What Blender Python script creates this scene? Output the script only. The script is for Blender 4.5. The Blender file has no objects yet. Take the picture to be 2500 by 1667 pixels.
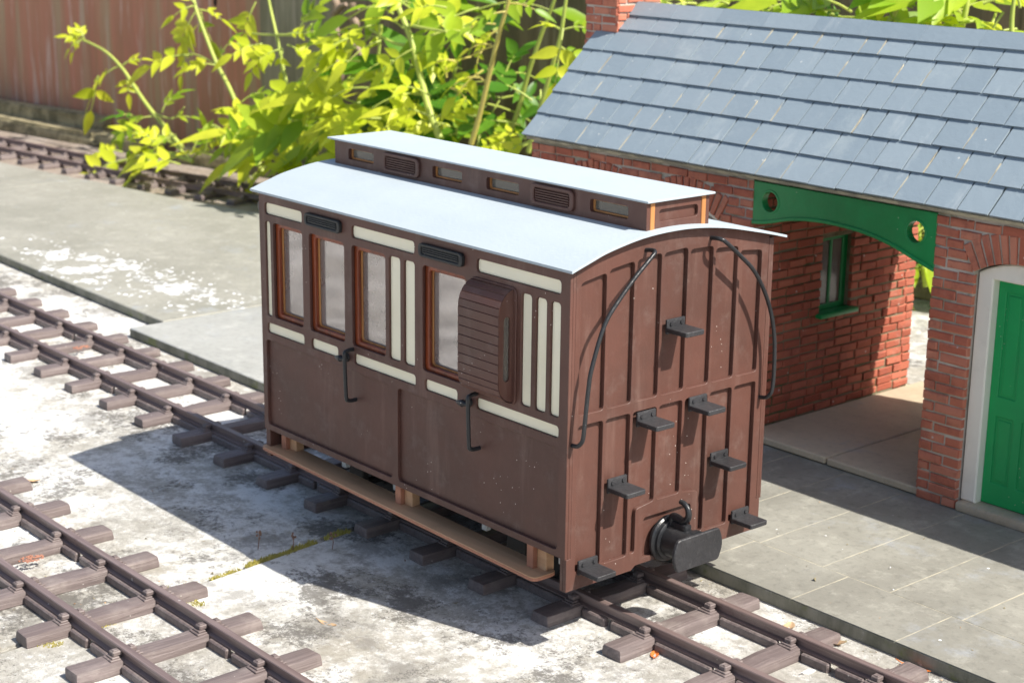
import bpy, bmesh, math, random
from mathutils import Vector, Matrix
R = random.Random(7)
S = 0.1                       # 1 cm of the place = 0.1 scene units
PI = math.pi
scene = bpy.context.scene
col = scene.collection

# ------------------------------------------------------------------ camera
CPOS = Vector((39.68693, -36.62412, 22.12686))
CR = Matrix(((0.64951942, 0.76024956, 0.01204674),
             (0.2037996, -0.15880849, -0.96604637),
             (-0.73252321, 0.629921, -0.25808776)))
FPX = 4141.345
def at(px, py, y):
    """point on the vertical plane y=const that the photo shows at pixel (px,py) of 2500x1667"""
    d = CR.transposed() @ Vector(((px-1250)/FPX, (py-833.5)/FPX, 1))
    return CPOS + d*((y-CPOS.y)/d.y)
cam = bpy.data.cameras.new('camera')
cam.sensor_width = 36; cam.lens = 36*FPX/2500
cam.clip_start = 0.05; cam.clip_end = 500
co = bpy.data.objects.new('camera', cam); col.objects.link(co)
m = CR.transposed()
M4 = Matrix(((m[0][0], -m[0][1], -m[0][2]), (m[1][0], -m[1][1], -m[1][2]), (m[2][0], -m[2][1], -m[2][2]))).to_4x4()
M4.translation = CPOS*S
co.matrix_world = M4
cam.dof.use_dof = True; cam.dof.focus_distance = 5.7; cam.dof.aperture_fstop = 3.6
scene.camera = co

# ------------------------------------------------------------------ light
SUN = Vector((0.826, 0.229, 1.0)).normalized()
w = bpy.data.worlds.new('World'); scene.world = w; w.use_nodes = True
nt = w.node_tree; nt.nodes.clear()
sky = nt.nodes.new('ShaderNodeTexSky'); sky.sky_type = 'NISHITA'; sky.sun_disc = False
sky.sun_elevation = math.asin(SUN.z); sky.sun_rotation = math.atan2(SUN.x, SUN.y)
sky.air_density = 1.0; sky.dust_density = 2.2; sky.ozone_density = 0.8
bg = nt.nodes.new('ShaderNodeBackground'); bg.inputs[1].default_value = 0.103
wo = nt.nodes.new('ShaderNodeOutputWorld')
nt.links.new(sky.outputs[0], bg.inputs[0]); nt.links.new(bg.outputs[0], wo.inputs[0])
sl = bpy.data.lights.new('sun', 'SUN'); sl.energy = 5.0; sl.angle = math.radians(0.5); sl.color = (1, .95, .87)
so = bpy.data.objects.new('sun', sl); col.objects.link(so)
so.rotation_euler = SUN.to_track_quat('Z', 'Y').to_euler()
so.location = (3, 3, 8)
scene.view_settings.view_transform = 'Standard'; scene.view_settings.look = 'None'
scene.view_settings.exposure = 0.72; scene.view_settings.gamma = 1

# ------------------------------------------------------------------ materials
class N:
    """tiny node-graph helper"""
    def __init__(s, name):
        s.m = bpy.data.materials.new(name); s.m.use_nodes = True; s.t = s.m.node_tree
        s.b = s.t.nodes['Principled BSDF']; s.out = s.t.nodes['Material Output']
        s.tc = s.t.nodes.new('ShaderNodeTexCoord')
        s.co = s.tc.outputs['Object']
    def lk(s, a, b): s.t.links.new(a, b)
    def val(s, sock, v):
        if hasattr(v, 'is_output'): s.lk(v, sock)
        else: sock.default_value = v
    def mapping(s, scale=(1, 1, 1), loc=(0, 0, 0), rot=(0, 0, 0)):
        n = s.t.nodes.new('ShaderNodeMapping'); s.lk(s.co, n.inputs[0])
        n.inputs[1].default_value = loc; n.inputs[2].default_value = rot; n.inputs[3].default_value = scale
        return n.outputs[0]
    def noise(s, scale, detail=4, rough=.55, vec=None, dist=0):
        n = s.t.nodes.new('ShaderNodeTexNoise'); s.lk(vec or s.co, n.inputs['Vector'])
        n.inputs['Scale'].default_value = scale; n.inputs['Detail'].default_value = detail
        n.inputs['Roughness'].default_value = rough; n.inputs['Distortion'].default_value = dist
        return n.outputs['Fac']
    def voro(s, scale, vec=None, out='Distance', rnd=1):
        n = s.t.nodes.new('ShaderNodeTexVoronoi'); s.lk(vec or s.co, n.inputs['Vector'])
        n.inputs['Scale'].default_value = scale; n.inputs['Randomness'].default_value = rnd
        return n.outputs[out]
    def ramp(s, f, a, b, smooth=True):
        n = s.t.nodes.new('ShaderNodeMapRange'); s.lk(f, n.inputs[0])
        n.inputs[1].default_value = a; n.inputs[2].default_value = b
        if smooth: n.interpolation_type = 'SMOOTHSTEP'
        return n.outputs[0]
    def mix(s, f, a, b, mode='MIX'):
        n = s.t.nodes.new('ShaderNodeMix'); n.data_type = 'RGBA'; n.blend_type = mode
        s.val(n.inputs[0], f)
        for k, v in ((6, a), (7, b)):
            if isinstance(v, (tuple, list)): n.inputs[k].default_value = (*v[:3], 1)
            else: s.lk(v, n.inputs[k])
        return n.outputs[2]
    def math(s, op, a, b=0.0):
        n = s.t.nodes.new('ShaderNodeMath'); n.operation = op
        s.val(n.inputs[0], a); s.val(n.inputs[1], b)
        return n.outputs[0]
    def island(s):
        return s.t.nodes.new('ShaderNodeNewGeometry').outputs['Random Per Island']
    def obrand(s):
        return s.t.nodes.new('ShaderNodeObjectInfo').outputs['Random']
    def xyz(s):
        n = s.t.nodes.new('ShaderNodeSeparateXYZ'); s.lk(s.co, n.inputs[0]); return n.outputs
    def color(s, c):
        if isinstance(c, (tuple, list)): s.b.inputs['Base Color'].default_value = (*c[:3], 1)
        else: s.lk(c, s.b.inputs['Base Color'])
    def set(s, rough=.6, spec=.5, metal=0):
        s.val(s.b.inputs['Roughness'], rough); s.b.inputs['Specular IOR Level'].default_value = spec
        s.b.inputs['Metallic'].default_value = metal
    def bump(s, h, strength=.3, dist=.01):
        n = s.t.nodes.new('ShaderNodeBump'); n.inputs['Strength'].default_value = strength
        n.inputs['Distance'].default_value = dist; s.lk(h, n.inputs['Height'])
        s.lk(n.outputs[0], s.b.inputs['Normal'])

def paint(name, c, c2=None, rough=.5, speck=True, bump=.15, spec=.4, dust=.25, dustc=(.45, .40, .36)):
    n = N(name); c2 = c2 or tuple(v*.78 for v in c)
    f = n.ramp(n.noise(2.2, 6, .65), .35, .68)
    base = n.mix(f, c, c2)
    if dust:
        d = n.math('MULTIPLY', n.ramp(n.noise(9, 8, .75), .5, .82), dust)
        base = n.mix(d, base, dustc)
    if speck:
        sp = n.math('LESS_THAN', n.voro(52), .085)
        gate = n.math('GREATER_THAN', n.noise(5, 3), .60)
        base = n.mix(n.math('MULTIPLY', sp, gate), base, (.72, .66, .6))
    if name == 'brown_paint':
        st_ = n.noise(1.2, 6, .65, n.mapping((9, 9, .9)))
        base = n.mix(n.math('MULTIPLY', n.ramp(st_, .52, .72), .22), base, (.26, .17, .14))
        base = n.mix(n.math('MULTIPLY', n.ramp(n.noise(3.1, 7, .7, n.mapping((1, 1, 1), (5, 5, 5))), .55, .75), .35), base, (.07, .036, .028))
        base = n.mix(n.math('MULTIPLY', n.math('GREATER_THAN', n.noise(24, 8, .85), .69), .5), base, (.32, .24, .2))
    n.color(base); n.set(n.math('ADD', n.math('MULTIPLY', n.noise(14, 4), .25), rough-.12), spec)
    n.bump(n.noise(55, 3), bump, .004)
    return n.m

M = {}
M['brown'] = paint('brown_paint', (.106, .046, .034), (.080, .038, .029), rough=.5, dust=.14)
M['cream'] = paint('cream_paint', (.85, .80, .62), (.82, .76, .57), rough=.4, speck=False, dust=.06, bump=.06)
M['roof'] = paint('roof_white', (.375, .43, .465), (.355, .41, .445), rough=.62, speck=False, dust=.22, dustc=(.40, .43, .44), bump=.25, spec=.3)
M['black'] = paint('black_iron', (.022, .023, .025), (.014, .015, .017), rough=.36, dust=.18, dustc=(.12, .12, .125), bump=.5)
M['blackvent'] = paint('dark_slate_paint', (.026, .027, .027), rough=.5, dust=.15, dustc=(.1, .11, .12), bump=.3)
M['worn'] = paint('worn_black_iron', (.036, .036, .039), (.020, .020, .022), rough=.5, dust=.35, dustc=(.13, .13, .13), bump=.9)
M['dark'] = paint('underframe_black', (.012, .012, .012), rough=.7, speck=False, dust=.2, dustc=(.05, .045, .04))
M['white'] = paint('white_plastic', (.62, .62, .6), rough=.45, speck=False, dust=.1)
M['whitewood'] = paint('white_wood_paint', (.86, .82, .72), (.80, .76, .66), rough=.5, speck=True, dust=.25, dustc=(.4, .36, .28))
M['green'] = paint('green_paint', (.012, .36, .10), (.010, .31, .09), rough=.45, speck=True, dust=.05, dustc=(.3, .4, .3), bump=.2)
M['greendark'] = paint('dark_green_paint', (.008, .27, .072), (.010, .19, .050), rough=.38, speck=True, dust=.05, dustc=(.3, .4, .3), bump=.3, spec=.5)

def wood(name, c, c2, rough=.45, axis=0, sc=1.0, bump=.3):
    n = N(name)
    s = [14*sc, 14*sc, 14*sc]; s[axis] = .9*sc
    v = n.mapping(tuple(s))
    g = n.noise(1.6, 6, .65, v, .4)
    c_ = n.mix(n.ramp(g, .35, .66), c, c2)
    c_ = n.mix(n.math('MULTIPLY', n.ramp(n.noise(4, 6, .7), .5, .8), .35), c_, tuple(x*.55 for x in c2))
    n.color(c_); n.set(rough, .45); n.bump(g, bump, .006)
    return n.m
M['varnish'] = wood('varnished_wood', (.25, .052, .017), (.13, .028, .010), .3, 2)
M['barewood'] = wood('bare_ply_wood', (.52, .24, .08), (.40, .17, .055), .5, 2)
M['footboard'] = wood('hardboard', (.62, .38, .22), (.50, .29, .16), .6, 0, .6)
M['footedge'] = wood('hardboard_edge', (.46, .21, .13), (.32, .14, .09), .6, 0, .6)

def glass():
    n = N('dusty_glazing')
    c = n.mix(n.ramp(n.noise(3, 6, .7), .3, .75), (.22, .195, .185), (.33, .295, .28))
    n.color(c); n.set(.3, .3)
    tr = n.t.nodes.new('ShaderNodeBsdfTransparent'); gl = n.t.nodes.new('ShaderNodeBsdfGlossy')
    gl.inputs['Roughness'].default_value = .06; gl.inputs['Color'].default_value = (.95, .9, .88, 1)
    bp = n.t.nodes.new('ShaderNodeBump'); bp.inputs['Strength'].default_value = .12; bp.inputs['Distance'].default_value = .03
    n.lk(n.noise(1.1, 2), bp.inputs['Height']); n.lk(bp.outputs[0], gl.inputs['Normal'])
    m1 = n.t.nodes.new('ShaderNodeMixShader'); mx = n.t.nodes.new('ShaderNodeMixShader')
    n.val(m1.inputs[0], .30); n.lk(n.b.outputs[0], m1.inputs[1]); n.lk(gl.outputs[0], m1.inputs[2])
    n.val(mx.inputs[0], .78); n.lk(tr.outputs[0], mx.inputs[1]); n.lk(m1.outputs[0], mx.inputs[2])
    n.lk(mx.outputs[0], n.out.inputs[0])
    return n.m
M['glass'] = glass()
def glass2():
    n = N('clear_glazing')
    n.color((.22, .20, .17)); n.set(.06, .6)
    tr = n.t.nodes.new('ShaderNodeBsdfTransparent'); mx = n.t.nodes.new('ShaderNodeMixShader')
    n.val(mx.inputs[0], .6); n.lk(tr.outputs[0], mx.inputs[1]); n.lk(n.b.outputs[0], mx.inputs[2])
    n.lk(mx.outputs[0], n.out.inputs[0])
    return n.m
M['clear'] = glass2()

def ground():
    n = N('lichen_concrete')
    big = n.noise(1.1, 4, .6)
    base = n.mix(n.ramp(n.noise(20, 8, .75), .3, .7), (.36, .34, .295), (.55, .53, .475))
    base = n.mix(n.math('MULTIPLY', n.ramp(n.noise(1.6, 4, .6, n.mapping((1, 1, 1), (17, 5, 1))), .48, .66), .35), base, (.43, .38, .29))
    w1 = n.math('ADD', n.math('MULTIPLY', n.noise(1.5, 3, .5, n.mapping((1, 1, 1), (5, 2, 3))), .55), n.math('MULTIPLY', n.noise(8, 11, .82, n.mapping((1, 1, 1), (3, 3, 3))), .75))
    base = n.mix(n.ramp(w1, .575, .74), base, (.82, .815, .78))
    w2 = n.math('ADD', n.math('MULTIPLY', big, .4), n.math('MULTIPLY', n.noise(26, 9, .85, n.mapping((1, 1, 1), (6, 1, 3))), .75))
    base = n.mix(n.math('MULTIPLY', n.ramp(w2, .605, .69), .85), base, (.84, .835, .81))
    bl = n.math('ADD', n.math('MULTIPLY', n.noise(3.0, 2, .5, n.mapping((1, 1, 1), (7, 3, 1))), .6), n.math('MULTIPLY', n.noise(12, 9, .82, n.mapping((1, 1, 1), (1, 8, 1))), .6))
    base = n.mix(n.math('MULTIPLY', n.ramp(bl, .635, .72), .62), base, (.26, .245, .22))
    sp = n.math('ADD', n.math('MULTIPLY', n.noise(3.4, 3, .5, n.mapping((1, 1, 1), (9, 9, 2))), .5), n.math('MULTIPLY', n.noise(34, 9, .85, n.mapping((1, 1, 1), (4, 7, 5))), .65))
    base = n.mix(n.math('MULTIPLY', n.ramp(sp, .60, .66), .8), base, (.14, .13, .115))
    x, y, z = n.xyz()     # towards the fence the bed is bare brown concrete without lichen
    far = n.ramp(n.math('ADD', y, n.math('MULTIPLY', n.noise(1.5, 5, .6), .8)), 2.6, 3.3)
    far = n.math('MULTIPLY', far, n.ramp(x, -4.0, -5.5))
    base = n.mix(n.math('MULTIPLY', far, .85), base, n.mix(n.ramp(n.noise(12, 8, .75), .35, .65), (.33, .255, .20), (.22, .175, .135)))
    n.color(base); n.set(.92, .2)
    h = n.math('ADD', n.noise(40, 9, .85), n.math('MULTIPLY', n.noise(5, 5), .5))
    n.bump(h, .9, .016)
    return n.m
M['ground'] = ground()

def slabmat(name, c1, c2, spots=False, edge=(.10, .105, .07)):
    n = N(name)
    f = n.noise(1.3, 9, .66, None, .3)
    base = n.mix(n.ramp(f, .34, .68), c1, c2)
    base = n.mix(n.math('MULTIPLY', n.ramp(n.noise(3.2, 8, .7, n.mapping((1, 1, 1), (3, 8, 2))), .55, .72), .5), base, (.33, .36, .40))
    base = n.mix(n.math('MULTIPLY', n.ramp(n.noise(26, 9, .82), .48, .72), .6), base, tuple(x*.5 for x in c1))
    base = n.mix(n.math('MULTIPLY', n.ramp(n.noise(7, 9, .8, n.mapping((1, 1, 1), (6, 6, 2))), .5, .68), .4), base, tuple(min(1, x*1.55) for x in c2))
    sp = n.math('LESS_THAN', n.voro(9), .05)
    sp = n.math('MULTIPLY', sp, n.math('GREATER_THAN', n.noise(2.3, 2), .55))
    base = n.mix(sp, base, (.8, .8, .78))
    if spots:   # dried white splashes, densest in one drift across the slab
        x, y, z = n.xyz()
        dx = n.math('DIVIDE', n.math('SUBTRACT', x, -6.05), 1.75)
        lin = n.math('ADD', n.math('MULTIPLY', n.math('SUBTRACT', x, -6.05), .06), 1.58)
        dy = n.math('DIVIDE', n.math('SUBTRACT', y, lin), .40)
        rr = n.math('ADD', n.math('MULTIPLY', dx, dx), n.math('MULTIPLY', dy, dy))
        gate = n.ramp(rr, 1.6, .0)
        nz = n.math('ADD', n.math('MULTIPLY', n.noise(3.2, 3, .5, n.mapping((1.0, 1.2, 1), (1, 4, 0))), .6), n.math('MULTIPLY', n.noise(13, 7, .75, n.mapping((1.0, 1.2, 1), (1, 4, 3))), .6))
        thr = n.math('ADD', nz, n.math('MULTIPLY', gate, .19))
        base = n.mix(n.ramp(thr, .775, .875), base, (.93, .94, .96))
        for sc_, rd_ in ((7.3, .11), (13, .14), (4.1, .05)):
            sp2 = n.math('MULTIPLY', n.math('LESS_THAN', n.voro(sc_), rd_), n.math('GREATER_THAN', n.math('ADD', gate, n.math('MULTIPLY', n.noise(2.9, 3), .6)), .62))
            base = n.mix(sp2, base, (.9, .9, .92))
    n.color(base); n.set(.62, .4)
    n.bump(n.math('ADD', n.noise(34, 6, .75), n.math('MULTIPLY', n.noise(5, 3), .8)), .35, .008)
    return n.m
M['tile'] = slabmat('slate_paving', (.21, .204, .174), (.295, .288, .248))
M['slab'] = slabmat('cement_slab', (.245, .24, .20), (.31, .302, .258), True)
M['slab2'] = slabmat('pale_cement_slab', (.30, .302, .28), (.35, .352, .33))
M['floor'] = slabmat('buff_slab', (.56, .47, .34), (.42, .34, .24))
def edge():
    n = N('mossy_slab_edge')
    c = n.mix(n.ramp(n.noise(5, 8, .7, n.mapping((1, 1, .35))), .35, .68), (.30, .29, .235), (.15, .15, .11))
    c = n.mix(n.math('MULTIPLY', n.ramp(n.noise(7, 6, .7), .52, .66), .8), c, (.17, .19, .07))
    c = n.mix(n.math('MULTIPLY', n.ramp(n.noise(13, 6, .7), .62, .7), .8), c, (.45, .44, .40))
    n.color(c); n.set(.9, .2); n.bump(n.noise(25, 6, .7), .5, .012); return n.m
M['edge'] = edge()
def grout():
    n = N('cream_grout'); n.color(n.mix(n.ramp(n.noise(12, 6), .4, .6), (.46, .42, .31), (.30, .28, .22))); n.set(.9, .2); return n.m
M['grout'] = grout()

def sleeper():
    n = N('weathered_brown_plastic')
    ad = n.t.nodes.new('ShaderNodeVectorMath'); ad.operation = 'ADD'
    sc = n.t.nodes.new('ShaderNodeVectorMath'); sc.operation = 'SCALE'; sc.inputs[0].default_value = (31, 17, 9)
    n.lk(n.obrand(), sc.inputs['Scale']); n.lk(n.tc.outputs['Object'], ad.inputs[0]); n.lk(sc.outputs[0], ad.inputs[1]); n.co = ad.outputs[0]
    v = n.mapping((42, 1.7, 42))
    g = n.noise(1.5, 5, .65, v, .5)
    c = n.mix(n.ramp(g, .32, .68), (.125, .098, .093), (.190, .153, .145))
    c = n.mix(n.math('MULTIPLY', n.ramp(n.noise(7, 8, .7), .48, .75), .55), c, (.30, .26, .235))
    c = n.mix(n.math('MULTIPLY', n.math('LESS_THAN', n.voro(16), .05), .8), c, (.5, .47, .43))
    c = n.mix(n.math('MULTIPLY', n.obrand(), .35), c, (.115, .085, .08))
    n.color(c); n.set(.52, .45)
    n.bump(n.math('ADD', g, n.math('MULTIPLY', n.noise(30, 4), .2)), .6, .010)
    return n.m
M['sleeper'] = sleeper()
def railm():
    n = N('brown_oxide_rail')
    v = n.mapping((.8, 24, 24))
    g = n.noise(2.2, 7, .7, v)
    c = n.mix(n.ramp(g, .32, .68), (.165, .118, .108), (.245, .185, .172))
    c = n.mix(n.math('MULTIPLY', n.ramp(n.noise(11, 8, .75), .55, .72), .5), c, (.10, .06, .05))
    c = n.mix(n.math('MULTIPLY', n.math('LESS_THAN', n.voro(9), .06), .8), c, (.55, .52, .48))
    n.color(c); n.set(.42, .5, .25); n.bump(n.noise(26, 5), .25, .006); return n.m
M['rail'] = railm()

def brick(name='red_brick', a=(.44, .125, .075), b=(.58, .235, .15)):
    n = N(name)
    r = n.island()
    c = n.mix(r, a, b)
    c = n.mix(n.math('MULTIPLY', n.ramp(n.noise(9, 8, .8), .46, .70), .65), c, (.24, .075, .055))
    c = n.mix(n.math('MULTIPLY', n.ramp(n.noise(5, 6, .7, n.mapping((1, 1, 1), (4, 2, 7))), .56, .72), .4), c, (.46, .27, .21))
    c = n.mix(n.math('MULTIPLY', n.math('LESS_THAN', n.voro(13), .07), .7), c, (.6, .55, .5))
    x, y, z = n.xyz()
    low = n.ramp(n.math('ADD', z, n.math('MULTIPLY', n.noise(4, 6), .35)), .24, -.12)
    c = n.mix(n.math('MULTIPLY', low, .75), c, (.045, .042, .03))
    n.color(c); n.set(.82, .25); n.bump(n.noise(22, 7, .75), .6, .012); return n.m
M['brick'] = brick()
M['darkbrick'] = brick('dark_red_brick', (.32, .085, .05), (.44, .145, .09))  # darker red than the front wall bricks, for the passage wall
def mortar(name='lime_mortar', a=(.56, .51, .44), b=(.36, .33, .25)):
    n = N(name)
    c = n.mix(n.ramp(n.noise(3, 8, .7), .42, .62), a, b)
    c = n.mix(n.math('MULTIPLY', n.ramp(n.noise(5, 6, .7, n.mapping((1, 1, 1), (9, 2, 3))), .55, .68), .7), c, (.10, .12, .04))
    n.color(c); n.set(.95, .2); n.bump(n.noise(24, 6, .75), .7, .015); return n.m
M['mortar'] = mortar()
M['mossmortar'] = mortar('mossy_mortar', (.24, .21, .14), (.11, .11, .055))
def slate():
    n = N('blue_grey_slate')
    r = n.island()
    c = n.mix(r, (.205, .258, .298), (.245, .300, .338))
    c = n.mix(n.math('MULTIPLY', n.ramp(n.noise(3, 8, .7), .52, .75), .45), c, (.36, .41, .42))
    c = n.mix(n.math('MULTIPLY', n.ramp(n.noise(14, 8, .75), .55, .75), .25), c, (.17, .19, .22))
    c = n.mix(n.math('MULTIPLY', n.ramp(n.noise(2.2, 6, .7, n.mapping((3.5, .8, .8), (2, 2, 2))), .56, .72), .35), c, (.42, .46, .47))
    c = n.mix(n.math('MULTIPLY', n.math('LESS_THAN', n.voro(10), .05), .7), c, (.6, .6, .56))
    c = n.mix(n.math('MULTIPLY', n.ramp(n.noise(17, 8, .8, n.mapping((1, 1, 1), (3, 1, 8))), .64, .70), .5), c, (.11, .12, .09))
    n.color(c); n.set(n.math('ADD', n.math('MULTIPLY', n.noise(5, 5), .3), .32), .5); n.bump(n.noise(9, 8, .75), .3, .012); return n.m
M['slate'] = slate()

def fencem(name, cs, axis_scale=(9, 9, .5)):
    n = N(name)
    r = n.island()
    v = n.mapping(axis_scale)
    g = n.noise(1.5, 9, .72, v, .25)
    c = n.mix(n.ramp(g, .30, .70), cs[0], cs[1])
    st = n.ramp(n.noise(.9, 6, .65, n.mapping((11, 11, .8), (3, 1, 2))), .53, .62)
    c = n.mix(n.math('MULTIPLY', st, .6), c, cs[2])
    c = n.mix(n.math('MULTIPLY', n.ramp(n.noise(.8, 5, .6, n.mapping((4.5, 4.5, .35), (8, 5, 1))), .5, .66), .75), c, cs[3])
    c = n.mix(n.math('MULTIPLY', r, .6), c, cs[1])
    kn = n.math('LESS_THAN', n.voro(1.0, n.mapping((1.5, 1.5, .8))), .05)
    c = n.mix(kn, c, (.03, .02, .016))
    n.color(c); n.set(.85, .2); n.bump(g, .4, .02); return n.m
M['fence_red'] = fencem('flaking_red_fence_wood', ((.50, .205, .14), (.36, .195, .12), (.62, .50, .44), (.36, .31, .19)))
M['fence_grey'] = fencem('grey_weathered_post', ((.33, .30, .21), (.20, .18, .12), (.44, .38, .30), (.15, .14, .08)))
M['fence_dark'] = fencem('dark_weathered_fence_wood', ((.25, .19, .12), (.15, .115, .075), (.34, .28, .2), (.11, .095, .06)))
def stone():
    n = N('mossy_stone')
    c = n.mix(n.ramp(n.noise(5, 8, .7), .36, .66), (.42, .36, .22), (.17, .15, .09))
    c = n.mix(n.math('MULTIPLY', n.ramp(n.noise(12, 8, .75), .5, .7), .6), c, (.07, .065, .04))
    n.color(c); n.set(.95, .2); n.bump(n.noise(9, 8, .75), .9, .03); return n.m
M['stone'] = stone()

def leafm(name, ca, cb, tr=.55):
    n = N(name)
    r = n.island()
    c = n.mix(r, ca, cb)
    c = n.mix(n.math('MULTIPLY', n.ramp(n.noise(6, 4), .45, .7), .3), c, tuple(x*.8 for x in ca))
    n.color(c); n.set(.38, .4)
    t = n.t.nodes.new('ShaderNodeBsdfTranslucent'); n.lk(c, t.inputs[0])
    mx = n.t.nodes.new('ShaderNodeMixShader'); mx.inputs[0].default_value = tr
    n.lk(n.b.outputs[0], mx.inputs[1]); n.lk(t.outputs[0], mx.inputs[2]); n.lk(mx.outputs[0], n.out.inputs[0])
    return n.m
M['leaf'] = leafm('yellow_green_leaf', (.56, .66, .03), (.80, .83, .065))
M['leafmid'] = leafm('green_leaf', (.25, .43, .025), (.50, .63, .04))
M['leafdark'] = leafm('deep_green_leaf', (.075, .22, .018), (.16, .33, .022), .5)
M['stem'] = paint('green_stem', (.42, .48, .10), (.32, .40, .07), rough=.5, speck=False, dust=.1)
M['cane'] = paint('yellow_cane', (.58, .50, .12), (.42, .36, .10), rough=.5, speck=False, dust=.2)
M['twig'] = paint('dry_twig', (.30, .22, .16), rough=.8, speck=False)
def moss():
    n = N('moss'); c = n.mix(n.island(), (.24, .23, .05), (.50, .42, .12)); n.color(c); n.set(.9, .2); return n.m
M['moss'] = moss()
M['deadleaf'] = paint('dry_leaf', (.62, .17, .03), (.45, .12, .03), rough=.6, speck=False)
M['tanleaf'] = paint('tan_dry_leaf', (.48, .34, .2), (.33, .2, .11), rough=.7, speck=False)
M['feather'] = paint('feather', (.75, .74, .72), rough=.7, speck=False)
M['red'] = paint('red_sprig', (.22, .13, .09), rough=.6, speck=False)
M['lichen'] = paint('orange_lichen', (.36, .17, .11), (.28, .12, .08), rough=.9, speck=False)

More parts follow.
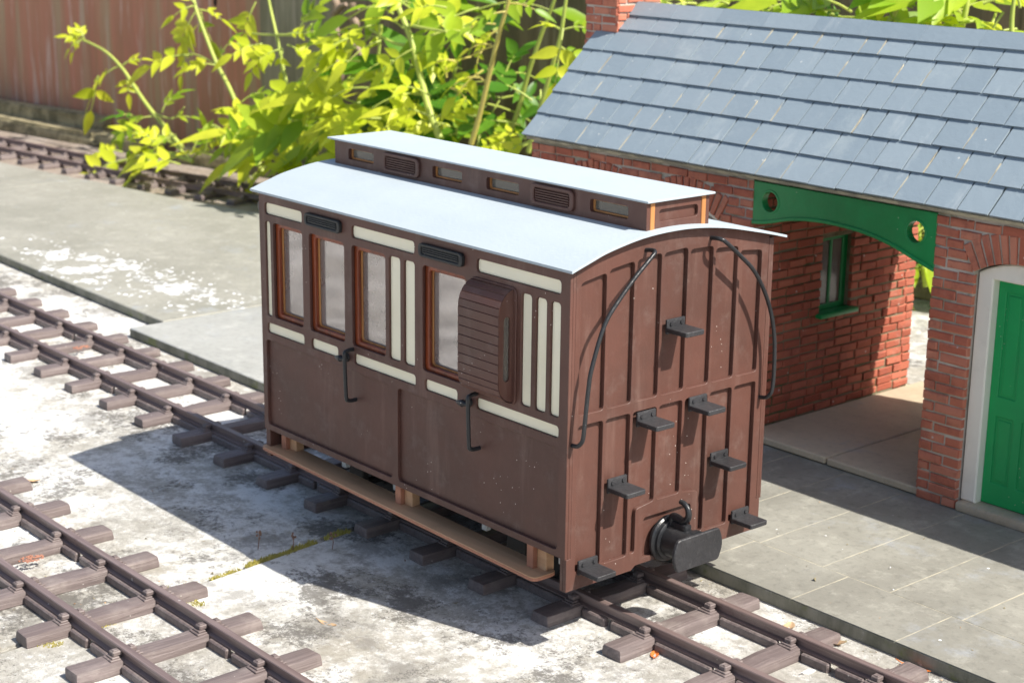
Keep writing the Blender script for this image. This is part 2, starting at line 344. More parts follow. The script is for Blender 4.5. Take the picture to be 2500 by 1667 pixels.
# ------------------------------------------------------------------ geometry helpers
class MB:
    def __init__(s): s.v = []; s.f = []; s.mi = []
    def add(s, vs, fs, mi=0):
        o = len(s.v); s.v += [Vector(v) for v in vs]
        s.f += [tuple(i+o for i in f) for f in fs]; s.mi += [mi]*len(fs); return s
    def box(s, x0, x1, y0, y1, z0, z1, mi=0):
        vs = [(x, y, z) for x in (x0, x1) for y in (y0, y1) for z in (z0, z1)]
        return s.add(vs, [(0, 1, 3, 2), (4, 6, 7, 5), (0, 4, 5, 1), (2, 3, 7, 6), (0, 2, 6, 4), (1, 5, 7, 3)], mi)
    def cbox(s, x0, x1, y0, y1, z0, z1, c=.04, seg=1, mi=0, jit=0):
        bm = bmesh.new(); bmesh.ops.create_cube(bm, size=1)
        for v in bm.verts:
            v.co = Vector((x0+(v.co.x+.5)*(x1-x0), y0+(v.co.y+.5)*(y1-y0), z0+(v.co.z+.5)*(z1-z0)))
            if jit: v.co += Vector((R.uniform(-jit, jit), R.uniform(-jit, jit), R.uniform(-jit, jit)))
        bmesh.ops.bevel(bm, geom=bm.edges[:], offset=c, segments=seg, affect='EDGES', profile=.5)
        s.bm(bm, mi); return s
    def bm(s, bm, mi=0, mat=None):
        bm.verts.index_update()
        s.add([(mat @ v.co if mat else v.co.copy()) for v in bm.verts], [tuple(v.index for v in f.verts) for f in bm.faces], mi)
        bm.free()
    def tube(s, pts, r, seg=10, mi=0, cap=True):
        pts = [Vector(p) for p in pts]; n = len(pts); rings = []; up = None
        rs = r if isinstance(r, (list, tuple)) else [r]*n
        for i, p in enumerate(pts):
            t = (pts[min(i+1, n-1)]-pts[max(i-1, 0)]).normalized()
            if up is None:
                up = t.orthogonal().normalized()
            else:
                up = (up - t*up.dot(t)).normalized()
            b = t.cross(up)
            rings.append([p+(up*math.cos(2*PI*k/seg)+b*math.sin(2*PI*k/seg))*rs[i] for k in range(seg)])
        vs = [v for q in rings for v in q]; fs = []
        for i in range(n-1):
            for k in range(seg):
                k2 = (k+1) % seg
                fs.append((i*seg+k, i*seg+k2, (i+1)*seg+k2, (i+1)*seg+k))
        if cap:
            fs.append(tuple(range(seg))[::-1]); fs.append(tuple((n-1)*seg+k for k in range(seg)))
        return s.add(vs, fs, mi)
    def sweep(s, prof, path, mi=0, ups=None):
        """closed profile (lateral, up) swept along a path lying in plan"""
        n = len(path); m_ = len(prof); vs = []; fs = []
        for i, p in enumerate(path):
            p = Vector(p); t = (Vector(path[min(i+1, n-1)])-Vector(path[max(i-1, 0)])).normalized()
            side = Vector((t.y, -t.x, 0)).normalized()
            vs += [p+side*a+Vector((0, 0, b)) for a, b in prof]
        for i in range(n-1):
            for k in range(m_):
                k2 = (k+1) % m_
                fs.append((i*m_+k, i*m_+k2, (i+1)*m_+k2, (i+1)*m_+k))
        fs.append(tuple(range(m_))[::-1]); fs.append(tuple((n-1)*m_+k for k in range(m_)))
        return s.add(vs, fs, mi)
    def plate(s, outer, holes, t, mat, bev=0.0, mi=0):
        """flat plate with holes: 2-D loops (a,b), thickness t in local -c..0, mapped with mat (a,b,c)->xyz"""
        cu = bpy.data.curves.new('tmp', 'CURVE'); cu.dimensions = '2D'; cu.fill_mode = 'BOTH'
        cu.extrude = t/2-bev; cu.bevel_depth = bev; cu.bevel_resolution = 0; cu.offset = -bev
        for lp in [outer]+list(holes):
            sp = cu.splines.new('POLY'); sp.points.add(len(lp)-1); sp.use_cyclic_u = True
            for q, (a, b) in zip(sp.points, lp): q.co = (a, b, 0, 1)
        ob = bpy.data.objects.new('tmp', cu); col.objects.link(ob)
        dg = bpy.context.evaluated_depsgraph_get(); dg.update()
        me = bpy.data.meshes.new_from_object(ob.evaluated_get(dg))
        bm = bmesh.new(); bm.from_mesh(me); bmesh.ops.remove_doubles(bm, verts=bm.verts, dist=1e-4)
        bmesh.ops.recalc_face_normals(bm, faces=bm.faces)
        for v in bm.verts: v.co.z -= t/2
        s.bm(bm, mi, mat)
        bpy.data.objects.remove(ob); bpy.data.meshes.remove(me); bpy.data.curves.remove(cu)
        return s
    def build(s, name, mats, parent=None, origin=None, ang=35, label=None):
        o = Vector(origin) if origin is not None else Vector((0, 0, 0))
        base = o
        p = parent
        while p is not None and origin is None:
            base = base + Vector(p.get('_o', (0, 0, 0))); p = p.parent
        me = bpy.data.meshes.new(name)
        me.from_pydata([(v-base)*S for v in s.v], [], s.f)
        bm = bmesh.new(); bm.from_mesh(me); bmesh.ops.recalc_face_normals(bm, faces=bm.faces); bm.to_mesh(me); bm.free()
        if not isinstance(mats, (list, tuple)): mats = [mats]
        for mt in mats: me.materials.append(M[mt])
        me.polygons.foreach_set('material_index', s.mi)
        me.polygons.foreach_set('use_smooth', [True]*len(me.polygons))
        me.set_sharp_from_angle(angle=math.radians(ang)); me.update()
        ob = bpy.data.objects.new(name, me); col.objects.link(ob)
        if parent is not None: ob.parent = parent
        if origin is not None: ob.location = base*S; ob['_o'] = tuple(base)
        if label: ob['label'] = label
        return ob
def thing(name, loc, label, cat, group=None):
    o = bpy.data.objects.new(name, None); col.objects.link(o); o.location = Vector(loc)*S
    o.empty_display_size = .1; o['_o'] = tuple(loc); tag(o, label, cat, group); return o
def tag(o, label=None, cat=None, group=None, kind=None):
    if label: o['label'] = label
    if cat: o['category'] = cat
    if group: o['group'] = group
    if kind: o['kind'] = kind
    return o
def rr(a0, a1, b0, b1, r=.12, n=4):
    pts = []
    for cx, cy, s0 in ((a1-r, b0+r, -90), (a1-r, b1-r, 0), (a0+r, b1-r, 90), (a0+r, b0+r, 180)):
        for k in range(n+1):
            a = math.radians(s0+90*k/n); pts.append((cx+r*math.cos(a), cy+r*math.sin(a)))
    return pts
def mat_side(y, sgn=-1):
    # (a,b,c) -> (x=a, z=b, outward = sgn*y)
    return Matrix(((1, 0, 0, 0), (0, 0, sgn, y), (0, 1, 0, 0), (0, 0, 0, 1)))
def mat_end(x, sgn=1):
    # (a,b,c) -> (y=a, z=b, outward = sgn*x)
    return Matrix(((0, 0, sgn, x), (1, 0, 0, 0), (0, 1, 0, 0), (0, 0, 0, 1)))
def mat_top(z):
    return Matrix(((1, 0, 0, 0), (0, 1, 0, 0), (0, 0, 1, z), (0, 0, 0, 1)))
def circ(cx, cy, r, n=28): return [(cx+r*math.cos(2*PI*k/n), cy+r*math.sin(2*PI*k/n)) for k in range(n)]
def spline(pts, n=8):
    pts = [Vector(p) for p in pts]; out = []
    for i in range(len(pts)-1):
        p0 = pts[max(i-1, 0)]; p1 = pts[i]; p2 = pts[i+1]; p3 = pts[min(i+2, len(pts)-1)]
        for k in range(n):
            t = k/n
            out.append(.5*((2*p1)+(p2-p0)*t+(2*p0-5*p1+4*p2-p3)*t*t+(3*p1-p0-3*p2+p3)*t**3))
    out.append(pts[-1]); return out

# ================================================================== RAILWAY COACH
def rpoly(pts, r=.1, n=3):
    out = []; k = len(pts)
    for i in range(k):
        p = Vector(pts[i]); a = Vector(pts[i-1]); b = Vector(pts[(i+1) % k])
        da = min(r, (a-p).length*.45); db = min(r, (b-p).length*.45)
        A = p+(a-p).normalized()*da; B = p+(b-p).normalized()*db
        for j in range(n+1):
            t = j/n; q = A*(1-t)**2+p*2*t*(1-t)+B*t*t; out.append((q.x, q.y))
    return out
L = 18.85; W = 10.0
coach = thing('railway_coach', (-9.4, 5, -2.9), 'brown and cream wooden model railway coach with a white roof and a raised clerestory', 'railway coach')
tops = [(-18.43, -15.74), (-12.34, -8.42), (-4.84, -.46)]
wins = [(-17.85, -15.74), (-15.26, -12.86), (-12.36, -10.20), (-7.93, -5.43)]
vcr = [(-18.43, -18.06), (-9.97, -9.28), (-9.05, -8.40), (-2.44, -1.91), (-1.69, -1.15), (-.95, -.46)]
lows = [(-18.43, -15.72), (-15.20, -13.35), (-12.27, -8.36), (-7.80, -5.89), (-4.82, -.46)]
bigs = [(-18.55, -9.83), (-9.47, -.42)]
WB, WT = 4.98, 8.93
creams = [(a, b, 9.22, 9.70) for a, b in tops]+[(a, b, 4.97, 8.93) for a, b in vcr]+[(a, b, 4.25, 4.68) for a, b in lows]
for sd, (yy, sg) in enumerate(((0, -1), (W, 1))):
    ms = lambda d: mat_side(yy - sg*d, sg)
    side = MB()
    holes = [rr(a, b, c, d, min(.13, (b-a)*.3)) for a, b, c, d in creams]
    holes += [rr(a, b, WB, WT, .16) for a, b in wins]+[rr(a, b, .25, 3.93, .16) for a, b in bigs]
    side.plate(rr(-L, 0, 0, 10.02, .01), holes, .13, ms(0), .012)
    side.plate(rr(-L, 0, 0.001, 10.01, .01), [rr(a-.05, b+.05, WB-.05, WT+.05, .18) for a, b in wins], .115, ms(.132))
    side.build('side_panel', 'brown', coach)
    for a, b, c, d in creams:
        MB().plate(rr(a+.008, b-.008, c+.008, d-.008, min(.125, (b-a)*.3)), [], .035, ms(.095), .006).build('cream_panel', 'cream', coach)
    for a, b in wins:
        fr = MB(); fr.plate(rr(a-.04, b+.04, WB-.04, WT+.04, .17), [rr(a+.19, b-.19, WB+.18, WT-.18, .14)], .17, ms(.15), .03)
        fo = fr.build('window', 'varnish', coach)
        MB().plate(rr(a+.1, b-.1, WB+.1, WT-.1, .14), [rr(a+.23, b-.23, WB+.22, WT-.22, .12)], .06, ms(.325), .012).build('bead', 'barewood', fo)
        MB().plate(rr(a+.1, b-.1, WB+.1, WT-.1, .14), [], .03, ms(.39)).build('pane', 'glass', fo)
    for a, b in ((-15.36, -12.95), (-8.01, -5.48)):
        v = MB()
        v.plate(rr(a, b, 9.26, 9.76, .17), [rr(a+.16, b-.16, 9.37, 9.65, .1)], .17, ms(-.16), .03)
        v.plate(rr(a+.05, b-.05, 9.3, 9.72, .14), [], .1, ms(-.10))
        for k in range(3):
            z = 9.42+k*.075
            v.cbox(a+.26, b-.26, *sorted((yy+sg*.10, yy+sg*.145)), z, z+.045, .012)
        v.build('vent', 'blackvent', coach)
    # grab rails and door handles
    for gx in (-12.32, -4.77):
        g = MB()
        pts = [(gx, yy-sg*.05, 4.82), (gx, yy+sg*.22, 4.82), (gx+.005, yy+sg*.36, 4.76), (gx+.01, yy+sg*.42, 4.62), (gx+.08, yy+sg*.42, 3.02),
               (gx+.10, yy+sg*.37, 2.88), (gx+.11, yy+sg*.24, 2.82), (gx+.12, yy-sg*.05, 2.82)]
        g.tube(spline(pts, 4), .078, 10)
        g.build('grab_rail', 'black', coach)
        h = MB(); hx = gx-.42
        h.tube([(hx, yy, 4.42), (hx, yy+sg*.08, 4.42), (hx, yy+sg*.085, 4.42), (hx, yy+sg*.3, 4.42)], [.19, .17, .10, .08], 14)
        h.tube([(hx+.34, yy+sg*.3, 4.43), (hx+.1, yy+sg*.31, 4.43), (hx, yy+sg*.31, 4.42), (hx-.2, yy+sg*.31, 4.41), (hx-.34, yy+sg*.3, 4.40)], [.06, .09, .14, .09, .06], 10)
        h.build('door_handle', 'black', coach)
    # guard's lookout
    a, b = -4.98, -2.78
    prof = [(0, 9.0), (.22, 8.95), (.42, 8.82), (.58, 8.62), (.68, 8.38), (.72, 8.1), (.72, 5.75), (.69, 5.5), (.6, 5.28), (.44, 5.1), (.22, 4.98), (0, 4.93)]
    fine = []
    for i in range(len(prof)-1):
        p, q = Vector(prof[i]), Vector(prof[i+1]); n_ = max(1, round((q-p).length/.36))
        for k in range(n_): fine.append(p+(q-p)*k/n_)
    fine.append(Vector(prof[-1]))
    prv = []
    for i, p in enumerate(fine):
        if 0 < i < len(fine)-1:
            t = (fine[i+1]-fine[i-1]).normalized(); nn = Vector((t.y, -t.x))
            if nn.x > 0: nn = -nn
            prv += [p-t*.022, p+nn*.028, p+t*.022]
        else: prv.append(p)
    duck = MB(); k = len(prv)
    vs = [(x, yy+sg*p.x, p.y) for x in (a, b) for p in prv]
    duck.add(vs, [(i, i+1, k+i+1, k+i) for i in range(k-1)])
    for x, so_ in ((b, 1), (a, -1)):
        ol = [(yy+sg*(p[0]-.03 if p[0] > .05 else p[0]), p[1]+(.02 if p[1] < 7 else -.02)) for p in prof]
        sl_ = [(yy+sg*u, v_) for u, v_ in rr(.17, .46, 5.75, 8.05, .13)]
        duck.plate(ol, [sl_], .08, mat_end(x-so_*.03, so_), .0)
    duck.plate(rr(a-.12, b+.14, 4.88, 9.05, .25), [], .07, ms(-.065), .02)
    dk = duck.build('lookout', 'brown', coach, ang=25)
    for x, so_ in ((b, 1), (a, -1)):
        MB().plate([(yy+sg*u, v_) for u, v_ in rr(.12, .52, 5.65, 8.15, .1)], [], .03, mat_end(x-so_*.125, so_)).build('pane', 'clear', dk)
    # footboard on brackets, a little lower at the near end
    ol = rpoly([(-18.9, yy+sg*.20), (-1.35, yy+sg*.20), (-1.35, yy-sg*.92), (-18.9, yy-sg*.92)], .3, 5)
    f = MB(); f.plate(ol, [], .035, mat_top(0), .008); f.plate(ol, [], .12, mat_top(-.036), .015, 1)
    fz = lambda x: -.76-.29*(x+18.9)/17.55
    for v in f.v: v.z += fz(v.x)
    f.build('footboard', ['footboard', 'footedge'], coach)
    for x in (-17.95, -9.95, -2.2):
        q = MB(); ya, yb = sorted((yy-sg*.34, yy-sg*.56))
        q.cbox(x-.17, x+.17, ya, yb, fz(x)-.01, .0, .02)
        ya, yb = sorted((yy-sg*.565, yy-sg*.95))
        q.cbox(x-.08, x+.62, ya, yb, fz(x)-.02, .0, .02, mi=1)
        q.build('footboard_bracket', ['footedge', 'footboard'], coach)
    for x in (-14.6, -11.1, -5.6, -1.35):
        y0, y1 = sorted((yy-sg*1.05, yy-sg*1.3))
        MB().cbox(x-.14, x+.14, y0, y1, -.86, -.46, .03).build('axle_bracket', 'white', coach)
# roof profile (underside), y -> z
RP = [(-.22, 10.08), (.6, 10.34), (1.45, 10.59), (3.0, 10.86), (4.5, 10.94), (5.8, 10.89), (7.2, 10.71), (8.6, 10.42), (9.6, 10.19), (10.35, 10.0)]
def rz(y):
    for (ya, za), (yb, zb) in zip(RP, RP[1:]):
        if y <= yb: return za+(zb-za)*(y-ya)/(yb-ya)
    return RP[-1][1]
sp_ = [(p.x, p.y) for p in spline([(a, b, 0) for a, b in RP], 5)]
roof = MB(); n_ = len(sp_)
x0, x1 = -19.15, .30
vs = [(x, y, z) for x in (x0, x1) for y, z in sp_]+[(x, y, z+.09) for x in (x0, x1) for y, z in sp_]
fs = []
for i in range(n_-1):
    fs += [(i, i+1, n_+i+1, n_+i), (2*n_+i, 3*n_+i, 3*n_+i+1, 2*n_+i+1), (i, i+1, 2*n_+i+1, 2*n_+i), (n_+i, n_+i+1, 3*n_+i+1, 3*n_+i)]
fs += [(0, n_, 3*n_, 2*n_), (n_-1, 2*n_-1, 4*n_-1, 3*n_-1)]
roof.add(vs, fs); ro = roof.build('roof', 'roof', coach, ang=40)
# end panels
UL = [9.62, 9.90, 10.06, 10.14, 10.10, 9.98, 9.74]; UR = [9.82, 10.05, 10.17, 10.20, 10.09, 9.92, 9.62]
for xx, sg in ((0, 1), (-L, -1)):
    holes = []
    for i in range(7):
        l, r_ = .48+1.29*i, 1.64+1.29*i
        holes.append(rpoly([(l, 5.06), (r_, 5.06), (r_, UR[i]), (l, UL[i])], .16))
        if i == 2: holes.append(rpoly([(l, -.55), (3.34, -.55), (3.34, 1.08), (r_, 1.2), (r_, 4.69), (l, 4.69)], .14))
        elif i == 4: holes.append(rpoly([(l, 1.2), (6.48, 1.08), (6.48, -.55), (r_, -.55), (r_, 4.69), (l, 4.69)], .14))
        else: holes.append(rpoly([(l, 1.2 if i == 3 else -.58), (r_, 1.2 if i == 3 else -.58), (r_, 4.69), (l, 4.69)], .14))
    holes.append(rr(3.75, 6.15, -.85, .66, .12))
    ol = [(.07, -1.2), (.95, -1.2), (3.2, -1.2), (3.4, -1.06), (6.5, -1.06), (6.7, -1.2), (9.93, -1.2), (9.93, -.01), (9.745, 0), (9.745, rz(9.745)-.01)]
    ol += [(y, rz(y)-.01) for y in [9.3-.45*k for k in range(21)] if .3 < y < 9.7]+[(.255, rz(.255)-.01), (.255, 0), (.07, -.01)]
    e = MB(); e.plate(ol, holes, .17, mat_end(xx, sg), .012)
    ol2 = [(a, b+.001 if b < 0 else b-.003) for a, b in ol]
    e.plate(ol2, [], .14, mat_end(xx-sg*.172, sg))
    e.build('end_panel', 'brown', coach)
    if sg < 0:      # the far end has only a knob, added in place of its handrail top
        b_ = MB(); b_.cbox(xx-.34, xx+.0, .12, .38, 9.25, 9.62, .08, 2); b_.build('end_knob', 'black', coach)
        continue
    # steps
    for y, z in ((4.47, 7.33), (3.18, 4.22), (5.77, 4.28), (7.03, 1.94), (1.86, 2.08), (8.33, -.60), (.56, -.60)):
        t = MB()
        xa, xb = sorted((xx-sg*.0, xx+sg*.11))
        t.cbox(xa, xb, y, y+.92, z-.08, z+.46, .05, 2)
        t.plate([(xx+sg*u, v_) for u, v_ in rpoly([(.02, y), (1.05, y), (1.05, y+.92), (.02, y+.92)], .1)], [], .17, mat_top(z+.17), .02)
        for k in (.2, .72):
            t.tube([(xx+sg*.1, y+k, z+.3), (xx+sg*.15, y+k, z+.3)], .07, 8)
        t.build('step', 'worn', coach, ang=30)
    # curved hand rails
    for pts in ([(-.05, 3.42, 10.36), (.25, 3.44, 10.40), (.45, 3.40, 10.38), (.52, 3.16, 10.22), (.52, 2.5, 9.70), (.52, 1.74, 9.0), (.52, 1.08, 8.22), (.52, .56, 6.86), (.52, .42, 6.15), (.52, .27, 4.75), (.50, .24, 4.42), (.42, .23, 4.26), (.25, .22, 4.12), (-.05, .22, 4.09)],
                [(-.05, 6.63, 10.38), (.25, 6.62, 10.42), (.45, 6.68, 10.40), (.52, 6.86, 10.28), (.52, 7.66, 9.68), (.52, 8.40, 9.05), (.52, 9.02, 8.20), (.52, 9.45, 7.30), (.52, 9.70, 6.28), (.52, 9.76, 5.10), (.51, 9.73, 4.45), (.44, 9.70, 4.22), (.25, 9.66, 4.06), (-.05, 9.64, 4.02)]):
        MB().tube([Vector((xx+sg*p.x, p.y, p.z)) for p in spline(pts, 5)], .075, 12).build('handrail', 'black', coach)
    # buffer, coupling hook
    bf = MB(); cy, cz = 4.93, -.36
    ring = [(0, .86), (.10, .86), (.16, .80), (.17, .72), (.26, .72), (.30, .66), (.31, .60), (1.25, .58), (1.3, .66), (1.475, .66), (1.48, .3)]
    seg = 36
    vs = [(xx+sg*d, cy+r_*math.cos(2*PI*k/seg), cz+r_*math.sin(2*PI*k/seg)) for d, r_ in ring for k in range(seg)]
    bf.add(vs, [(i*seg+k, i*seg+(k+1) % seg, (i+1)*seg+(k+1) % seg, (i+1)*seg+k) for i in range(len(ring)-1) for k in range(seg)])
    bo = bf.build('buffer', 'black', coach, ang=30)
    ol = [(cy-1.03, cz-.60)]+[(cy-1.03+(-.20)*math.sin(PI*k/8), cz-.60+1.2*k/8) for k in range(1, 8)]+[(cy-1.03, cz+.6)]
    ol += [(cy+1.03, cz+.60)]+[(cy+1.03+.20*math.sin(PI*k/8), cz+.60-1.2*k/8) for k in range(1, 8)]+[(cy+1.03, cz-.6)]
    MB().plate(rpoly(ol, .1, 2), [], .15, mat_end(xx+sg*1.62, sg), .03).build('buffer_face', 'worn', bo, ang=30)
    hk = MB()
    pts = [(.28, 4.93, .22), (.30, 4.93, .50), (.48, 4.93, .55), (.78, 4.93, .50), (1.0, 4.93, .62), (1.06, 4.93, .82), (1.0, 4.93, 1.02), (.82, 4.93, 1.16), (.64, 4.93, 1.18)]
    pts = [(xx+sg*p[0], p[1], p[2]) for p in pts]
    sp2 = spline(pts, 5); nn = len(sp2)
    hk.tube(sp2, [.16-.07*(i/(nn-1)) for i in range(nn)], 12)
    hk.cbox(*sorted((xx+sg*.35, xx+sg*1.1)), 4.76, 5.10, .0, .42, .08, 2)
    hk.build('coupling_hook', 'black', bo)
# clerestory
cl = MB(); CY0, CY1, CX0, CX1 = 3.47, 6.53, -18.38, -.06
cw = [(-17.42, -15.66), (-11.80, -9.97), (-8.52, -6.66), (-2.86, -.95)]
for yy, sg in ((CY0, -1), (CY1, 1)):
    cl.plate([(CX0, 10.72), (CX1, 10.72), (CX1, 11.955), (CX0, 11.955)], [rr(a, b, 11.26, 11.71, .1) for a, b in cw], .17, mat_side(yy, sg), .008)
co_ = cl.build('clerestory', 'brown', coach)
for yy, sg in ((CY0, -1), (CY1, 1)):
    for a, b in cw:
        g = MB(); g.plate(rr(a-.1, b+.1, 11.18, 11.8, .08), [rr(a+.07, b-.07, 11.32, 11.66, .07)], .05, mat_side(yy-sg*.172, sg), .0)
        fo = g.build('window', 'barewood', co_)
        MB().plate(rr(a-.08, b+.08, 11.2, 11.78, .08), [], .02, mat_side(yy-sg*.225, sg)).build('pane', 'clear', fo)
    for a, b in ((-14.95, -12.55), (-5.92, -3.62)):
        v = MB(); v.plate(rr(a, b, 11.10, 11.88, .22), [rr(a+.2, b-.2, 11.24, 11.74, .12)], .13, mat_side(yy+sg*.125, sg), .03)
        v.plate(rr(a+.1, b-.1, 11.15, 11.83, .15), [], .03, mat_side(yy+sg*.04, sg))
        for k in range(5):
            z = 11.285+k*.09
            v.add([(x, yy+sg*d, z+dz) for x in (a+.26, b-.26) for d, dz in ((.035, 0), (.105, .01), (.105, .035), (.035, .062))], [(0, 1, 5, 4), (1, 2, 6, 5), (2, 3, 7, 6), (0, 1, 2, 3), (4, 5, 6, 7)])
        v.build('louvre', 'brown', co_)
for xx, sg in ((CX1, 1), (CX0, -1)):
    e = MB(); e.plate([(3.86, 10.8), (6.14, 10.8), (6.14, 11.93), (3.86, 11.93)], [rr(4.08, 5.98, 11.24, 11.66, .13)], .12, mat_end(xx-sg*.01, sg), .01)
    e.plate([(3.66, 10.8), (6.34, 10.8), (6.34, 11.92), (3.66, 11.92)], [], .08, mat_end(xx-sg*.14, sg))
    e.build('clerestory_end', 'brown', co_)
    for a in (3.645, 6.145):
        MB().cbox(*sorted((xx-sg*.12, xx+sg*.02)), a, a+.21, 10.75, 11.945, .02).build('corner_post', 'barewood', co_)
MB().plate(rr(-18.78, .10, 3.36, 6.66, .02), [], .075, mat_top(12.035), .015).build('clerestory_roof', 'roof', coach)
# underframe and wheels
u = MB(); u.box(-18.5, -.35, .26, 9.74, .02, .22)
for y in (2.3, 7.4): u.box(-18.4, -.4, y, y+.3, -.6, .019)
for x in (-14.7, -4.6): u.box(x-1.2, x+1.2, 2.0, 8.0, -.9, -.601)
u.build('underframe', 'dark', coach)
for x in (-14.7, -4.6):
    for y, s_ in ((3.33, 1), (6.67, -1)):
        wv = MB(); ring = [(-.30, .12), (-.30, .25), (-.18, .3), (-.16, .82), (-.24, .84), (-.24, 1.12), (.06, 1.14), (.08, 1.32), (.16, 1.32), (.16, .84), (.06, .8), (.06, .25), (.12, .2), (.12, .1)]
        seg = 32
        vs = [(x+r_*math.cos(2*PI*k/seg), y+s_*d, -1.76+r_*math.sin(2*PI*k/seg)) for d, r_ in ring for k in range(seg)]
        wv.add(vs, [(i*seg+k, i*seg+(k+1) % seg, (i+1)*seg+(k+1) % seg, (i+1)*seg+k) for i in range(len(ring)-1) for k in range(seg)])
        wv.build('wheel', 'dark', coach)
    MB().tube([(x, 1.7, -1.76), (x, 8.3, -1.76)], .16, 12).build('axle', 'dark', coach)
    for y in (1.72, 7.95):
        b = MB(); b.cbox(x-.5, x+.5, y, y+.33, -2.2, -.6, .05)
        b.build('axle_guard', 'dark', coach)

# ================================================================== TRACKS
ZG, ZS, ZR = -3.72, -3.27, -2.90
RPROF = [(-.21, 0), (.21, 0), (.21, .05), (.07, .10), (.06, .27), (.14, .32), (.145, .42), (.12, .45), (-.12, .45), (-.145, .42), (-.14, .32), (-.06, .27), (-.07, .10), (-.21, .05)]
G2 = 1.675
def sleeper_mesh(bm_seed):
    b = MB(); rs = random.Random(bm_seed)
    bm = bmesh.new(); bmesh.ops.create_cube(bm, size=1)
    bmesh.ops.subdivide_edges(bm, edges=[e for e in bm.edges if abs((e.verts[0].co-e.verts[1].co).y) > .5], cuts=7)
    for v in bm.verts:
        t = 1 if v.co.z > 0 else 0
        v.co = Vector((v.co.x*(.86 if t else 1.0), v.co.y*(7.2 if t else 7.3), ZS-.0 if t else ZG-.01))
        if t: v.co += Vector((rs.uniform(-.03, .03), rs.uniform(-.03, .03), rs.uniform(-.035, .02)))
        else: v.co += Vector((rs.uniform(-.02, .02), rs.uniform(-.03, .03), 0))
    bmesh.ops.bevel(bm, geom=[e for e in bm.edges if e.calc_face_angle(0) > .5], offset=.10, segments=2, affect='EDGES', profile=.6)
    b.bm(bm); return b
def chair_mesh(b, y, xo=0, hs=1):
    for s_ in (-1, 1):
        b.cbox(xo-.30, xo+.30, *sorted((y+s_*.225, y+s_*.62)), ZS-.03, ZS+.05, .02)
        b.cbox(xo-.23, xo+.23, *sorted((y+s_*.24, y+s_*.53)), ZS+.04, ZS+.11, .02)
        b.cbox(xo-.16, xo+.16, *sorted((y+s_*.10, y+s_*.45)), ZS+.10, ZS+.11+.16*hs, .03)
        b.cbox(xo-.10, xo+.10, *sorted((y+s_*.24, y+s_*.40)), ZS+.10+.165*hs, ZS+.12+.18*hs, .02)
    b.box(xo-.3, xo+.3, y-.24, y+.24, ZS-.03, ZS-.082+.003)
    return b
sl_src = None
def straight_track(yc, xphase, n0, n1, xa, xb, label, src, gaps):
    t = thing('railway_track', ((xa+xb)/2, yc, ZG), label, 'railway track')
    for s_ in (-1, 1):
        r_ = MB(); nseg = 8
        path = [(xa+(xb-xa)*k/nseg, yc+s_*G2, ZS-.08) for k in range(nseg+1)]
        r_.sweep(RPROF, path); r_.build('rail', 'rail', t)
    far = MB()
    for k in range(n0, n1):
        x = xphase-.5+3.74*k+R.uniform(-.05, .05)
        i = k % len(src)
        so_ = src[i][0].copy(); col.objects.link(so_); so_.parent = t
        so_.location = Vector((x-(xa+xb)/2, 0, 0))*S; so_.rotation_euler.z = R.uniform(-.006, .006)
        for ch in src[i][1:]:
            c_ = ch.copy(); col.objects.link(c_); c_.parent = so_; c_.location = ch.location
        for s_ in (-1, 1):
            kind = gaps(k, s_)
            spans = [(.5, 3.24)] if kind == 0 else [(.5, 1.75), (2.0, 3.24)]
            for a, b in spans:
                if k < -14:
                    far.cbox(x+a+.02, x+b-.02, yc+s_*G2-.36, yc+s_*G2-.12, ZG-.005, ZS-.09, .05); continue
                q = MB(); q.cbox(x+a+.02, x+b-.02, yc+s_*G2-.36, yc+s_*G2-.12, ZG-.005, ZS-.09, .05)
                q.build('link_bar', 'sleeper', t)
    if far.v: tag(far.build('link_bar', 'sleeper', t), kind='stuff')
    return t
proto = []
for i in range(5):
    so_ = sleeper_mesh(i).build('sleeper', 'sleeper', None, (0, 0, ZG))
    row = [so_]
    for y in (-G2, G2):
        c_ = chair_mesh(MB(), y).build('rail_chair', 'sleeper', None, (0, y, ZG)); c_.parent = so_; c_.location = Vector((0, y, 0))*S
        row.append(c_)
    proto.append(row)
straight_track(5.0, 1.5, -28, 7, -106, 26, 'straight brown track running under the coach beside the paved platform', proto, lambda k, s_: 1 if (k*7+s_*3) % 5 == 0 else 0)
straight_track(-10.3, -16.1, -8, 10, -50, 20, 'brown track on bare concrete in the foreground with no vehicle on it', proto, lambda k, s_: 1 if (k+s_) % 3 == 0 else 0)
for row in proto:
    for o in row[::-1]: bpy.data.objects.remove(o)
# curved rear track
CL = [(-150, 31.9), (-132, 33.2), (-118.6, 34.6), (-109.8, 35.55), (-98.8, 36.85), (-91.7, 38.0), (-84.2, 39.5), (-76, 41.6), (-68, 44.0), (-58, 47.4)]
cl_ = spline([(a, b, 0) for a, b in CL], 12)
rear = thing('railway_track', (-100, 36.7, ZG), 'curved brown track behind the grey platform with yellow leaves lying over it', 'railway track')
for s_ in (-1, 1):
    path = []
    for i, p in enumerate(cl_):
        t_ = (cl_[min(i+1, len(cl_)-1)]-cl_[max(i-1, 0)]).normalized()
        path.append((p.x-t_.y*G2*s_, p.y+t_.x*G2*s_, ZS-.08))
    MB().sweep(RPROF, path).build('rail', 'rail', rear)
d = 0; nxt = .8; ks = 0; protoR = []
for i in range(3):
    b = sleeper_mesh(20+i); [chair_mesh(b, y, 0, .35) for y in (-G2, G2)]
    protoR.append(b.build('sleeper', 'sleeper', None, (0, 0, ZG)))
